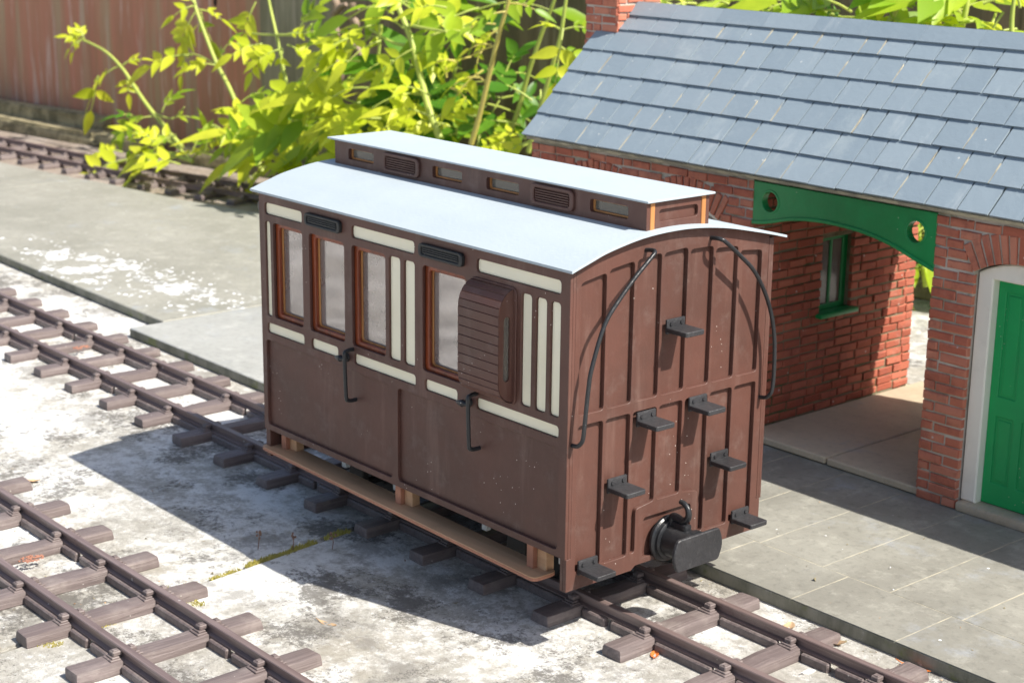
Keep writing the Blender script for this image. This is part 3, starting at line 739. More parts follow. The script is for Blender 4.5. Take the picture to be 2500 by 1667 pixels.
for p, q in zip(cl_, cl_[1:]):
    seg = (q-p).length
    while nxt < d+seg:
        pt = p+(q-p)*((nxt-d)/seg); ang = math.atan2(q.y-p.y, q.x-p.x)
        o = protoR[ks % 3].copy(); col.objects.link(o); o.parent = rear
        o.location = (Vector((pt.x, pt.y, ZG))-Vector((-100, 36.7, ZG)))*S; o.rotation_euler.z = ang
        nxt += 3.74; ks += 1
    d += seg
for o in protoR: bpy.data.objects.remove(o)

# ================================================================== GROUND AND PLATFORMS
def edge_faces(ob, i):
    for p in ob.data.polygons:
        if p.normal.z < .6: p.material_index = i
    return ob
g = MB()
def jx(y, k): return -14.55-.115*y-62*k
cells = []
for k in range(-1, 6):
    for y0, y1 in ((-140, -78), (-78, 75),):
        a0, a1 = jx(y0, k)+.12, jx(y1, k)+.12; b0, b1 = jx(y0, k-1)-.12, jx(y1, k-1)-.12
        z = ZG+(.0 if k != 0 else .03)
        n = 8
        vs = [(a0, y0+.12, z), (b0, y0+.12, z), (b1, y1-.12, z), (a1, y1-.12, z)]
        vs += [(x, y, z-2) for x, y, _ in vs]
        bm = bmesh.new(); bv = [bm.verts.new(v) for v in vs]
        for f in ((0, 1, 2, 3), (7, 6, 5, 4), (0, 4, 5, 1), (1, 5, 6, 2), (2, 6, 7, 3), (3, 7, 4, 0)): bm.faces.new([bv[i] for i in f])
        bmesh.ops.bevel(bm, geom=bm.edges[:], offset=.10, segments=2, affect='EDGES')
        g.bm(bm)
g.add([(-3000, -3000, ZG-.7), (3000, -3000, ZG-.7), (3000, 3000, ZG-.7), (-3000, 3000, ZG-.7)], [(0, 1, 2, 3)])
tag(g.build('ground', 'ground', None, (0, 0, 0), ang=30), 'pale concrete slabs blotched with white lichen under the tracks', 'ground', kind='structure')
ZP = -3.13
pl = MB()
pl.plate([(-30, 9.25), (40, 9.25), (40, 36.2), (-30, 36.2)], [], .55, mat_top(ZP-.036), .03, 1)
pl.box(-29.9, 39.9, 9.32, 36, ZP-.034, ZP-.012, 2)
rows = [(9.25, 12.6, 4.72, 2.35), (12.6, 18.38, 3.21, 1.1), (18.38, 24.2, 3.21, 1.1)]
for y0, y1, w_, ph in rows:
    x = ph-w_*math.ceil((ph+29)/w_)
    while x < 38:
        jz = R.uniform(-.008, .004)
        pl.cbox(x+.012+R.uniform(0, .02), x+w_-.012-R.uniform(0, .015), y0+.012, y1-.012, ZP-.028, ZP+jz, .012); x += w_
tag(pl.build('platform', ['tile', 'edge', 'grout'], None, (0, 0, 0)), 'grey slate paved platform in front of the brick station', 'platform', kind='structure')
p2 = MB()
p2.plate(rpoly([(-48.3, 9.3), (-30.05, 9.3), (-30.05, 41), (-48.0, 44.5)], .1), [], .57, mat_top(ZP-.02), .05, 0)
tag(edge_faces(p2.build('platform', ['slab2', 'edge'], None, (0, 0, 0)), 1), 'pale smooth cement platform slab behind the far end of the coach', 'platform', kind='structure')
p1 = MB()
rear_e = [(-48.15, 44.2), (-56, 41.0), (-65, 37.9), (-74.6, 34.9), (-83.6, 33.0), (-94.4, 31.7), (-97.2, 31.2)]
p1.plate([(-97.2, 12.4), (-48.4, 11.6)]+rear_e, [], .58, mat_top(ZP), .06, 0)
p1.plate([(-150, 13.2), (-97.4, 12.4), (-97.4, 31.2), (-109, 29.6), (-150, 26)], [], .58, mat_top(ZP-.03), .06, 0)
tag(edge_faces(p1.build('platform', ['slab', 'edge'], None, (0, 0, 0)), 1), 'long grey cement platform slab splashed with white between two tracks', 'platform', kind='structure')

# ================================================================== STATION BUILDING
BX0, BX1, BY0, BY1 = -26.95, 31.0, 22.0, 34.2
ZB = ZP
st = thing('station_building', ((BX0+BX1)/2, 28, ZB), 'red brick model station with blue slate roof, green arched passage and green door', 'station building')
CH = .445
def arch(xc, hw, zs, rise, hb=1.22):
    Rr = (hw*hw+rise*rise)/(2*rise); zc = zs+rise-Rr; th = math.asin(hw/Rr)
    return dict(xc=xc, hw=hw, zs=zs, R=Rr, zc=zc, th=th, Ro=Rr+hb, hb=hb)
A_door = arch(2.72, 2.2, 7.2, .62)
A_win = [arch(-22.0, 2.15, 7.12, .6), arch(-15.75, 2.15, 7.12, .6)]
def cuts_front(v):
    c = []
    if v < 9.3: c.append((-11.6, -1.45))
    for A, zlow in [(A_door, -9)]+[(a, 1.6) for a in A_win]:
        if v < zlow: continue
        if v < A['zs']+.02: h = A['hw']
        elif v < A['zc']+A['Ro']:
            h = math.sqrt(max(0, A['Ro']**2-(v-A['zc'])**2)); h = min(h, (v-A['zc'])*math.tan(A['th'])+.04)
        else: continue
        c.append((A['xc']-h, A['xc']+h))
    return c
def brickwork(b, O, u, n, u0, u1, v0, v1, cuts, proud=.085, rnd=None):
    """courses of single bricks standing proud of the mortar face; O origin, u along, n outward"""
    rnd = rnd or R; u = Vector(u); n = Vector(n); O = Vector(O); rows = int((v1-v0)/CH+.001)
    for r_ in range(rows):
        va = v0+r_*CH; vb = va+CH-.088; vm = (va+vb)/2
        spans = [(u0, u1)]
        for a, c in cuts(vm):
            ns = []
            for s0, s1 in spans:
                if c <= s0 or a >= s1: ns.append((s0, s1)); continue
                if a-s0 > .12: ns.append((s0, a))
                if s1-c > .12: ns.append((c, s1))
            spans = ns
        for s0, s1 in spans:
            x = s0; first = (r_ % 2 == 1); k = 0
            while x < s1-.05:
                wd = (.62 if first else 1.25)+rnd.uniform(-.05, .06)
                if not first and rnd.random() < .16: wd = .66
                first = False
                e = x+wd
                if s1-e < .3: e = s1
                e2 = min(e, s1)-(.085 if e < s1 else 0)
                if e2-x > .1:
                    p = proud+rnd.uniform(-.045, .035); ch = rnd.uniform(.025, .05); jz = rnd.uniform(-.025, .025); vs = []
                    ext = .04 if e >= s1 or x == s0 else 0
                    xa, xb = x-(ext*rnd.random() if x == s0 else 0), e2+(ext*rnd.random() if e >= s1 else 0)
                    for (dd, ins) in ((-.15, 0), (p-ch, 0), (p, ch)):
                        for a, c in ((xa+ins, va+ins), (xb-ins, va+ins), (xb-ins, vb-ins), (xa+ins, vb-ins)):
                            vs.append(O+u*a+n*(dd+(rnd.uniform(-.025, .02) if ins else 0))+Vector((0, 0, c+jz+rnd.uniform(-.022, .022))))
                    b.add(vs, [(0, 1, 5, 4), (1, 2, 6, 5), (2, 3, 7, 6), (3, 0, 4, 7), (4, 5, 9, 8), (5, 6, 10, 9), (6, 7, 11, 10), (7, 4, 8, 11), (8, 9, 10, 11)])
                x = e
def voussoirs(b, A, O_y, n=13, proud=.10):
    for k in range(n):
        t0 = -A['th']+2*A['th']*(k+.06)/n; t1 = -A['th']+2*A['th']*(k+.82)/n
        p = proud+R.uniform(-.03, .03); q = []
        ro = A['Ro']+R.uniform(-.1, .06)
        for y, ins in ((O_y+.15, 0), (O_y-p+.035, 0), (O_y-p, .035)):
            for rad, t in ((A['R']+ins, t0+ins/6), (A['R']+ins, t1-ins/6), (ro-ins, t1-ins/6), (ro-ins, t0+ins/6)):
                q.append((A['xc']+rad*math.sin(t), y, A['zc']+rad*math.cos(t)))
        b.add(q, [(0, 1, 5, 4), (1, 2, 6, 5), (2, 3, 7, 6), (3, 0, 4, 7), (4, 5, 9, 8), (5, 6, 10, 9), (6, 7, 11, 10), (7, 4, 8, 11), (8, 9, 10, 11)])
def arch_loop(A, zb, off=0.0, n=14):
    hw = A['hw']+off
    pts = [(A['xc']-hw, zb), (A['xc']+hw, zb)]
    rr_ = A['R']+off; th = math.asin(min(1, hw/rr_))
    for k in range(n+1):
        t = th-2*th*k/n; pts.append((A['xc']+rr_*math.sin(t), A['zc']+rr_*math.cos(t)))
    return pts
EZ = 9.62
# front wall: mortar core with openings, bricks on it, one mesh with two materials
fw = MB()
def core(x0, x1, holes): fw.plate([(x0, ZB), (x1, ZB), (x1, 9.9), (x0, 9.9)], holes, .9, mat_side(BY0, -1), 0, 1)
core(BX0, -11.6, [arch_loop(a, 1.6) for a in A_win])
fw.plate([(-1.45, ZB), (A_door['xc']-2.2, ZB)]+[(x, z) for x, z in arch_loop(A_door, ZB)[2:]][::-1][0:]+[(A_door['xc']+2.2, ZB), (BX1, ZB), (BX1, 9.9), (-1.45, 9.9)], [], .9, mat_side(BY0, -1), 0, 1)
fw.box(-11.6, -1.45, BY0+.1, BY0+.9, 9.32, 9.9, 1)
brickwork(fw, (0, BY0, 0), (1, 0, 0), (0, -1, 0), BX0-.03, BX1, ZB+.02, EZ+.05, cuts_front)
voussoirs(fw, A_door, BY0)
for a in A_win: voussoirs(fw, a, BY0)
# return faces of the pillar beside the passage and of the door reveal
brickwork(fw, (-1.45, BY0, 0), (0, 1, 0), (-1, 0, 0), .02, .9, ZB+.4, 7.0, lambda v: [])
fw.build('front_wall', ['brick', 'mortar'], st, ang=30)
# wall along the passage with its small window
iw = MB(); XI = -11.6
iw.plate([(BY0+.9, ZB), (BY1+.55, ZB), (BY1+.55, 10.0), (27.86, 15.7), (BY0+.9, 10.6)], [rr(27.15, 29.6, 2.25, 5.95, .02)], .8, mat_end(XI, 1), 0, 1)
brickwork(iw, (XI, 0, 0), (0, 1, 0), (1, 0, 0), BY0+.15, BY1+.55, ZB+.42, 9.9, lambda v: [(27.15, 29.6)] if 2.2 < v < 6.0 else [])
iw.build('passage_wall', ['darkbrick', 'mossmortar'], st, ang=30)
ow = MB(); ow.plate([(BY0+.9, ZB), (BY1+.55, ZB), (BY1+.55, 10.0), (27.86, 15.7), (BY0+.9, 10.6)], [], .8, mat_end(-1.45, -1), 0, 1)
brickwork(ow, (-1.45, 0, 0), (0, 1, 0), (-1, 0, 0), BY0+.9, BY1+.55, ZB+.42, 9.9, lambda v: [])
ow.build('passage_wall', ['brick', 'mortar'], st, ang=30)
gw = MB()
gw.plate([(BY0+.9, ZB), (BY1, ZB), (BY1, 9.9), (27.86, 15.4), (BY0+.9, 10.7)], [], .8, mat_end(BX0, -1), 0, 1)
brickwork(gw, (BX0, 0, 0), (0, 1, 0), (-1, 0, 0), BY0-.03, BY1, ZB+.02, 15.9, lambda v: [] if v < 9.6 else [(0, 27.86-(15.5-v)*1.0), (27.86+(15.5-v)*1.0, 60)])
gw.build('gable_wall', ['brick', 'mortar'], st, ang=30)
for xa, xb in ((BX0, XI), (-1.45, BX1)):
    bw = MB(); bw.box(xa+(0 if xa < -20 else .8), xb-(.8 if xb < 0 else 0), BY1-.8, BY1, ZB, 9.9, 1)
    brickwork(bw, (0, BY1, 0), (1, 0, 0), (0, 1, 0), xa, xb, ZB+.02, EZ, lambda v: [])
    bw.build('back_wall', ['brick', 'mortar'], st, ang=30)
ew = MB(); ew.plate([(BY0+.9, ZB), (BY1-.8, ZB), (BY1-.8, 9.9), (27.86, 15.4), (BY0+.9, 10.7)], [], .8, mat_end(BX1, 1), 0, 0)
ew.build('gable_wall', 'mortar', st)
fl = MB()
fl.plate(rpoly([(XI+.08, 22.12), (-6.62, 22.10), (-6.62, 36.0), (XI+.08, 36.0)], .08), [], .33, mat_top(-2.76), .05)
fl.plate(rpoly([(-6.52, 22.10), (-1.05, 22.05), (-1.3, 36.0), (-6.52, 36.0)], .08), [], .33, mat_top(-2.77), .05)
fl.build('passage_floor', 'floor', st)
# green arched beam across the passage
def beam(y, name='arched_beam'):
    b = MB(); x0, x1 = -11.58, -1.47
    ends = [(x0, 7.22)]; prof = []
    pts = [(-11.58, 7.30), (-10.7, 7.42), (-9.25, 7.78), (-7.85, 7.94), (-6.45, 7.94), (-5.1, 7.83), (-3.75, 7.56), (-2.45, 7.14), (-1.47, 6.83)]
    sp3 = [(p.x, p.y) for p in spline([(a, c, 0) for a, c in pts], 5)]
    ol = sp3+[(x1, 9.31), (x0, 9.31)]
    b.plate(ol, [circ(-10.57, 8.46, .47), circ(-2.5, 8.36, .47)], .42, mat_side(y, -1), .025)
    for cx, cz in ((-10.57, 8.46), (-2.5, 8.36)):
        b.plate(circ(cx, cz, .56), [circ(cx, cz, .46)], .05, mat_side(y-.03, -1), .015)
    strip = sp3+[(a, c+.17) for a, c in sp3[::-1]]
    b.plate(strip, [], .10, mat_side(y-.07, -1), .03)
    return b.build(name, 'greendark', st, ang=25)
beam(BY0-.02)
# passage window
fw_ = MB(); fw_.plate(rr(27.15, 29.6, 2.25, 5.95, .02), [rr(27.5, 28.3, 2.5, 5.7, .02), rr(28.45, 29.25, 2.5, 5.7, .02)], .16, mat_end(XI-.35, 1), .03)
pw = fw_.build('window', 'greendark', st)
MB().plate(rr(27.2, 29.55, 2.3, 5.9, .02), [], .03, mat_end(XI-.44, 1)).build('pane', 'clear', pw)
MB().cbox(XI-.5, XI+.42, 26.95, 29.8, 2.02, 2.26, .05, 2).build('sill', 'greendark', pw)
# hidden arched windows of the front (their heads show above the coach roof)
for a in A_win:
    lp = arch_loop(a, 1.6); li = arch_loop(a, 1.9, -.3)
    q = MB(); q.plate(lp, [li], .3, mat_side(BY0+.22, -1), .03)
    q.box(a['xc']-.09, a['xc']+.09, BY0+.3, BY0+.5, 1.9, 7.4); q.box(a['xc']-1.85, a['xc']+1.85, BY0+.31, BY0+.49, 4.6, 4.78)
    wi = q.build('window', 'whitewood', st)
    MB().plate(li, [], .04, mat_side(BY0+.42, -1)).build('pane', 'clear', wi)
    MB().cbox(a['xc']-2.3, a['xc']+2.3, BY0-.25, BY0+.3, 1.3, 1.6, .05).build('sill', 'whitewood', wi)
# door
dz = -2.72
q = MB()
lp = arch_loop(A_door, dz, -.06); li = [(A_door['xc']-1.42, dz-.01), (A_door['xc']+1.42, dz-.01), (A_door['xc']+1.42, 6.95), (A_door['xc']-1.42, 6.95)]
of = arch_loop(A_door, dz, -.06); sh = [(of[0][0], of[0][1]), (A_door['xc']-1.42, dz), (A_door['xc']-1.42, 6.95), (A_door['xc']+1.42, 6.95), (A_door['xc']+1.42, dz), (of[1][0], of[1][1])]+of[2:]
q.plate(sh, [], .62, mat_side(BY0+.22, -1), .06)
door = q.build('door', 'whitewood', st, ang=30)
pn = MB(); xa, xb = A_door['xc']-1.42, A_door['xc']+1.42
holes = []
for c0, c1 in ((xa+.38, A_door['xc']-.2), (A_door['xc']+.2, xb-.38)):
    holes += [rr(c0, c1, -1.75, 1.15, .04), rr(c0, c1, 2.0, 6.45, .04)]
pn.plate([(xa, dz+.02), (xb, dz+.02), (xb, 6.95), (xa, 6.95)], holes, .06, mat_side(BY0+.66, -1), .025)
pn.plate([(xa, dz+.03), (xb, dz+.03), (xb, 6.94), (xa, 6.94)], [], .12, mat_side(BY0+.722, -1), 0)
for h in holes:
    x0, x1 = min(p[0] for p in h), max(p[0] for p in h); z0, z1 = min(p[1] for p in h), max(p[1] for p in h)
    pn.plate(rr(x0+.14, x1-.14, z0+.14, z1-.14, .03), [], .045, mat_side(BY0+.685, -1), .02)
pn.build('door_leaf', 'green', door, ang=25)
sp_b = MB(); sp_b.cbox(.62, 5.4, BY0-.18, BY0+.9, ZB+.0, -2.72, .09, 2)
sp_b.build('doorstep', 'floor', st)
# roof
RY0, RZ0, RIDGE = 21.46, 9.58, 27.88
def slope(b, sgn, xa, xb, yb):
    """one slope of single slates; sgn=+1 rises with y"""
    def P(x, d, h):
        k = d/math.sqrt(2); o = h/math.sqrt(2)
        y = k-o; return (x, yb+sgn*y, RZ0+k+o)
    rows = 6; step = 1.49
    for r_ in range(rows):
        d0 = r_*step; x = xa-(0 if r_ % 2 == 0 else .78)
        if r_ == 0: x = xa
        while x < xb:
            w_ = 1.555+R.uniform(-.05, .05)
            if R.random() < .04: w_ *= .7
            a, c = max(x, xa), min(x+w_-.07-(R.uniform(0, .05) if R.random() < .3 else 0), xb)
            x += w_
            if c-a < .25: continue
            if r_ >= 5 and sgn > 0 and c < -25.6: continue
            j = R.uniform(-.015, .015); jl = R.uniform(-.018, .012); d1 = min(d0+2.05, 9.0); t = .10
            sk = R.uniform(-.012, .012)
            if R.random() < .20 and sgn > 0: b.add([P(c-.01, d0+.03, .17), P(c+.07, d0+.03, .17), P(c+.07, d0+R.uniform(.6, 1.3), .16), P(c-.01, d0+R.uniform(.6, 1.3), .16), P(c-.01, d0+.03, .235), P(c+.07, d0+.03, .235), P(c+.07, d0+R.uniform(.6, 1.3), .21), P(c-.01, d0+R.uniform(.6, 1.3), .21)], [(0, 1, 2, 3), (4, 5, 6, 7), (0, 1, 5, 4), (1, 2, 6, 5), (2, 3, 7, 6), (3, 0, 4, 7)], 1)
            hb, ht = .26+j, .13+j*.3
            q = [P(a, d0+jl, hb-t), P(c, d0+jl+sk, hb-t), P(c, d1, ht-t), P(a, d1, ht-t), P(a, d0+jl, hb), P(c, d0+jl+sk, hb), P(c, d1, ht), P(a, d1, ht)]
            b.add(q, [(0, 1, 2, 3), (4, 5, 6, 7), (0, 1, 5, 4), (1, 2, 6, 5), (2, 3, 7, 6), (3, 0, 4, 7)])
rf = MB(); X0, X1 = -27.1, 31.3
slope(rf, 1, X0, X1, RY0); slope(rf, -1, X0, X1, 2*RIDGE-RY0)
rz1 = RZ0+RIDGE-RY0
rf.add([(X0+.1, RY0+.05, RZ0+.02), (X1, RY0+.05, RZ0+.02), (X1, RIDGE, rz1-.0), (X0+.1, RIDGE, rz1), (X0+.1, 2*RIDGE-RY0-.05, RZ0+.02), (X1, 2*RIDGE-RY0-.05, RZ0+.02),
        (X0+.1, RY0+.15, RZ0-.12), (X1, RY0+.15, RZ0-.12), (X1, RIDGE, rz1-.25), (X0+.1, RIDGE, rz1-.25), (X0+.1, 2*RIDGE-RY0-.15, RZ0-.12), (X1, 2*RIDGE-RY0-.15, RZ0-.12)],
       [(0, 1, 2, 3), (3, 2, 5, 4), (6, 7, 8, 9), (9, 8, 11, 10), (0, 1, 7, 6), (4, 5, 11, 10), (0, 3, 9, 6), (3, 4, 10, 9), (1, 2, 8, 7), (2, 5, 11, 8)], 1)
rfo = rf.build('roof', ['slate', 'grout'], st, ang=20)
rd = MB(); x = -25.45
while x < X1:
    x1 = min(x+3.1, X1)
    for sg in (-1, 1):
        y_r, z_r = RIDGE, rz1+.40
        for (dy, dz_), th_ in (((.66, -.66), .11),):
            j = R.uniform(-.01, .01); o = th_/math.sqrt(2)
            vs = []
            for xx in (x, x1-.012):
                vs += [(xx, y_r, z_r+j), (xx, y_r+sg*dy, z_r+dz_+j), (xx, y_r+sg*(dy-o), z_r+dz_-o+j), (xx, y_r, z_r-2*o+j)]
            rd.add(vs, [(0, 1, 5, 4), (1, 2, 6, 5), (2, 3, 7, 6), (0, 3, 7, 4), (0, 1, 2, 3), (4, 5, 6, 7)])
    x = x1
rd.build('ridge', 'slate', rfo, ang=20)
ch = MB(); cx0, cx1, cy0, cy1 = -27.9, -25.5, 26.5, 29.6
ch.box(cx0, cx1, cy0, cy1, 12.5, 21.4, 1)
brickwork(ch, (0, cy0, 0), (1, 0, 0), (0, -1, 0), cx0, cx1, 12.6, 21.2, lambda v: [])
brickwork(ch, (cx1, 0, 0), (0, 1, 0), (1, 0, 0), cy0, cy1, 15.0, 21.2, lambda v: [])
brickwork(ch, (cx0, 0, 0), (0, 1, 0), (-1, 0, 0), cy0, cy1, 12.6, 21.2, lambda v: [])
ch.build('chimney', ['brick', 'mortar'], rfo, ang=30)

# ================================================================== FENCE, KERB STONES
def fy(x): return 48.2+.10*(x+110)
FD = Vector((1, .1, 0)).normalized(); FN = Vector((.1, -1, 0)).normalized()
def board(b, x0, x1, z0, z1, lift=0.0, th=.9):
    p0 = Vector((x0, fy(x0), 0))+FN*lift; p1 = Vector((x1, fy(x1), 0))+FN*lift
    bm = bmesh.new(); vs = []
    for p, tt in ((p0, th), (p1, th*.55)):
        for o in (0, tt):
            for z in (z0, z1): vs.append(bm.verts.new(p+FN*o+Vector((0, 0, z))))
    for f in ((0, 2, 3, 1), (4, 5, 7, 6), (0, 1, 5, 4), (2, 6, 7, 3), (1, 3, 7, 5), (0, 4, 6, 2)): bm.faces.new([vs[i] for i in f])
    bmesh.ops.bevel(bm, geom=bm.edges[:], offset=.12, segments=1, affect='EDGES')
    b.bm(bm)
fence = thing('wooden_fence', (-60, fy(-60), ZG), 'weathered board fence flaking red at left, grey and dark behind the leaves', 'fence')
ZF = 17.5
x = -215
while x < -95.5:
    wd = min(R.uniform(6.6, 7.6), -95.2-x)
    b = MB(); board(b, x-.5, x+wd, ZG-.5, ZF+R.uniform(-.3, .3), R.uniform(0, .6)); b.build('board', 'fence_red', fence); x += wd
b = MB(); board(b, -95.1, -89.2, ZG-.5, ZF+1, .3, 1.2); board(b, -89.0, -84.3, ZG-.5, ZF, .5, 1.2); b.build('post', 'fence_grey', fence)
x = -84.0
while x < 60:
    wd = R.uniform(6.6, 7.8)
    b = MB(); board(b, x-.5, x+wd, ZG-.5, ZF+R.uniform(-.3, .3), R.uniform(0, .6)); b.build('board', 'fence_dark', fence); x += wd
def rock(x0, y0, ln, dp, z0, z1, ang, label, seed):
    bm = bmesh.new(); bmesh.ops.create_cube(bm, size=1)
    bmesh.ops.subdivide_edges(bm, edges=bm.edges[:], cuts=5, use_grid_fill=True)
    rs = random.Random(seed); ca, sa = math.cos(ang), math.sin(ang)
    from mathutils import noise as NZ
    for v in bm.verts:
        n_ = NZ.noise_vector(Vector((v.co.x*ln*.35+seed, v.co.y*2, v.co.z*2)))
        a = (v.co.x+.5)*ln+n_.x*.3; q = (v.co.y+.5)*dp+n_.y*.28; z = z0+(v.co.z+.5)*(z1-z0)+(n_.z*.22 if v.co.z > -.4 else 0)
        v.co = Vector((x0+a*ca-q*sa, y0+a*sa+q*ca, z))
    bmesh.ops.bevel(bm, geom=[e for e in bm.edges if e.calc_face_angle(0) > .9], offset=.2, segments=2, affect='EDGES')
    b = MB(); b.bm(bm)
    return tag(b.build('kerb_stone', 'stone', None, (x0+ln/2*ca, y0+ln/2*sa, z0), ang=50), label, 'kerb stone', 'kerb stones along the foot of the fence')
rock(-152, 36.9, 34, 2.2, ZG-.1, -2.45, .17, 'long mossy kerb stone beside the curved track at the left edge of the photo', 1)
rock(-117.9, 42.6, 9.5, 1.9, ZG-.1, -2.35, .17, 'short crumbling kerb stone just left of the leaves lying on the curved track', 2)
rock(-150, 39.6, 30.5, 1.8, ZG-.1, -1.15, .17, 'upper weathered kerb stone stacked against the red fence boards at far left', 3)
rock(-103.8, 44.0, 15, 1.7, ZG-.1, -2.2, .2, 'narrow kerb stone right of the leaves lying on the curved track', 4)
rock(-88, 47.0, 20, 1.6, ZG-.1, -2.2, .1, 'kerb stone half hidden by leaves behind the coach roof corner', 5)
rock(-42, 53.0, 34, 1.6, ZG-.1, -2.3, .1, 'mossy kerb stone seen through the green arched passage', 6)

# ================================================================== CLIMBING PLANTS
RV = Vector((.65, .76, 0)).normalized(); UP = Vector((0, 0, 1)); TC = Vector((.73, -.63, .26))
def leaflet(b, base, d, n, ln, wd, mi, droop=.25):
    s_ = d.cross(n).normalized(); n = s_.cross(d).normalized(); k = 7; vs = []; fs = []
    fold = R.uniform(.15, .45); tw = R.uniform(-.25, .25)
    for i in range(k+1):
        t = i/k; w_ = wd*(math.sin(PI*min(1, t**.72))**.8)*(1-.45*t**2) if 0 < i < k else .01
        c = base+d*(ln*t)-n*(droop*ln*t*t)
        for q in (-1, 0, 1):
            vs.append(c+s_*(q*w_*.5)+n*(abs(q)*w_*fold*.5+q*w_*tw*t*.5))
    for i in range(k):
        for q in (0, 1):
            a = i*3+q; fs.append((a, a+1, a+4, a+3))
    b.add(vs, fs, mi)
def pinnate(b, st_, base, ang, ln, mi=0, pairs=None, depth=None):
    a = math.radians(ang)
    d = (RV*math.cos(a)+UP*math.sin(a)+TC*(R.uniform(-.35, .35) if depth is None else depth)).normalized()
    n = (TC*.6+UP*.75+Vector((R.uniform(-.45, .45), R.uniform(-.45, .45), R.uniform(-.3, .3)))).normalized()
    s_ = d.cross(n).normalized(); n = s_.cross(d).normalized()
    pairs = pairs if pairs is not None else R.choice((1, 2, 2, 3)); rl = ln*.60; pts = []
    for i in range(6):
        t = i/5; pts.append(base+d*(rl*t)-UP*(.05*ln*t*t)+n*(.06*ln*math.sin(PI*t)))
    st_.tube(pts, [.085-.009*i for i in range(6)], 5)
    def pt(t):
        i = min(int(t*5), 4); return pts[i].lerp(pts[i+1], t*5-i)
    for k in range(pairs):
        t = .42+.5*k/max(1, pairs-.5); c = pt(t)
        sz = ln*(.33+.10*k/pairs)*R.uniform(.7, 1.35)
        for q in (-1, 1):
            dd = (s_*q*.85+d*R.uniform(.35, .7)+n*R.uniform(-.15, .25)).normalized()
            leaflet(b, c, dd, n, sz, sz*R.uniform(.40, .54), mi, R.uniform(.0, .25))
    dd = (pts[-1]-pts[-2]).normalized()
    leaflet(b, pts[-1], dd, n, ln*.58, ln*.19, mi, R.uniform(.05, .3))
def plant(label, y, vines, leaves, fill=(), mat=('leaf', 'leafmid', 'leafdark'), stem='stem', auto=True):
    allp = [at(px, py, y) for v in vines for px, py in v[1]]
    low = min(allp, key=lambda p: p.z)
    t = thing('climbing_plant', (low.x, low.y, low.z), label, 'climbing plant', 'yellow leaved climbers along the fence')
    sb = MB(); lb = MB()
    for r_, pts, *dy in vines:
        P_ = [at(px, py, y+(dy[0] if dy else 0)) for px, py in pts]
        sp4 = spline(P_, 6); k = len(sp4)
        sb.tube(sp4, [r_*.72*(1-.45*i/k) for i in range(k)], 8)
        if auto:
            acc = 0; nx = 3.0; sd = 1
            for a, c in zip(sp4, sp4[1:]):
                acc += (c-a).length
                if acc > nx:
                    nx += R.uniform(4.5, 7); base = math.degrees(math.atan2((c-a).z, (c-a).dot(RV)))
                    for q in (-1, 1):
                        if R.random() < .62: pinnate(lb, sb, c, base+q*R.uniform(50, 105), R.uniform(4.5, 7.5), R.choice((0, 0, 0, 1)))
    for px, py, ang, ln, *o in leaves:
        mi = o[0] if o else 0; dy = o[1] if len(o) > 1 else R.uniform(-1.2, 1.2)
        p = at(px, py, y+dy); cm = (p-CPOS).length/FPX*1.12
        pinnate(lb, sb, p, ang+R.uniform(-8, 8), ln*cm*1.08, mi)
    for x0, y0, x1, y1, cnt, mi, dya, dyb in fill:
        for k in range(cnt):
            p = at(R.uniform(x0, x1), R.uniform(y0, y1), y+R.uniform(dya, dyb))
            pinnate(lb, sb, p, R.choice((R.uniform(150, 260), R.uniform(-60, 60), R.uniform(150, 230))), R.uniform(6.5, 10), mi if R.random() < .8 else (mi+1) % 3)
    sb.build('stem', stem, t, ang=60); lb.build('foliage', list(mat), t, ang=180)
    return t
plant('leaning shoot with a drooping tuft at its tip before the red fence boards', 42.5,
      [(.30, [(445, 360), (372, 274), (330, 215), (298, 167), (255, 125), (200, 97)]), (.14, [(372, 275), (420, 290), (450, 262)])],
      [(290, 162, 215, 110, 0), (300, 160, 20, 62, 0), (308, 178, 272, 62, 0), (205, 97, 170, 50, 0), (200, 97, 210, 48, 0), (205, 97, 120, 40, 0), (200, 97, 240, 45, 0), (240, 185, 258, 110, 0),
       (395, 275, 55, 75, 1), (380, 285, 205, 100, 1), (340, 290, 175, 70, 2), (345, 290, 215, 95, 1), (420, 290, 20, 60, 1), (330, 320, 250, 60, 1)], auto=False)
plant('taller leafy shoot crossing the red fence boards left of the grey post', 42.0,
      [(.32, [(640, 420), (595, 300), (560, 215), (530, 158), (500, 83), (478, 20), (470, -20)]), (.2, [(600, 395), (560, 335), (515, 300)]), (.12, [(530, 158), (470, 132), (420, 140)])],
      [(525, 160, 176, 80, 0), (470, 135, 196, 140, 0), (450, 132, 80, 62, 0), (455, 135, 262, 62, 0), (480, 25, 238, 120, 0), (475, 15, 205, 70, 0), (485, 25, -25, 75, 0), (490, 30, -75, 90, 1), (478, 12, 150, 60, 0),
       (560, 110, 0, 80, 1), (540, 150, 62, 70, 1), (590, 250, 25, 90, 1), (600, 290, 200, 80, 0), (620, 300, 150, 90, 0), (640, 300, 65, 70, 1), (560, 335, 190, 70, 0), (610, 330, 205, 90, 1)], auto=False)
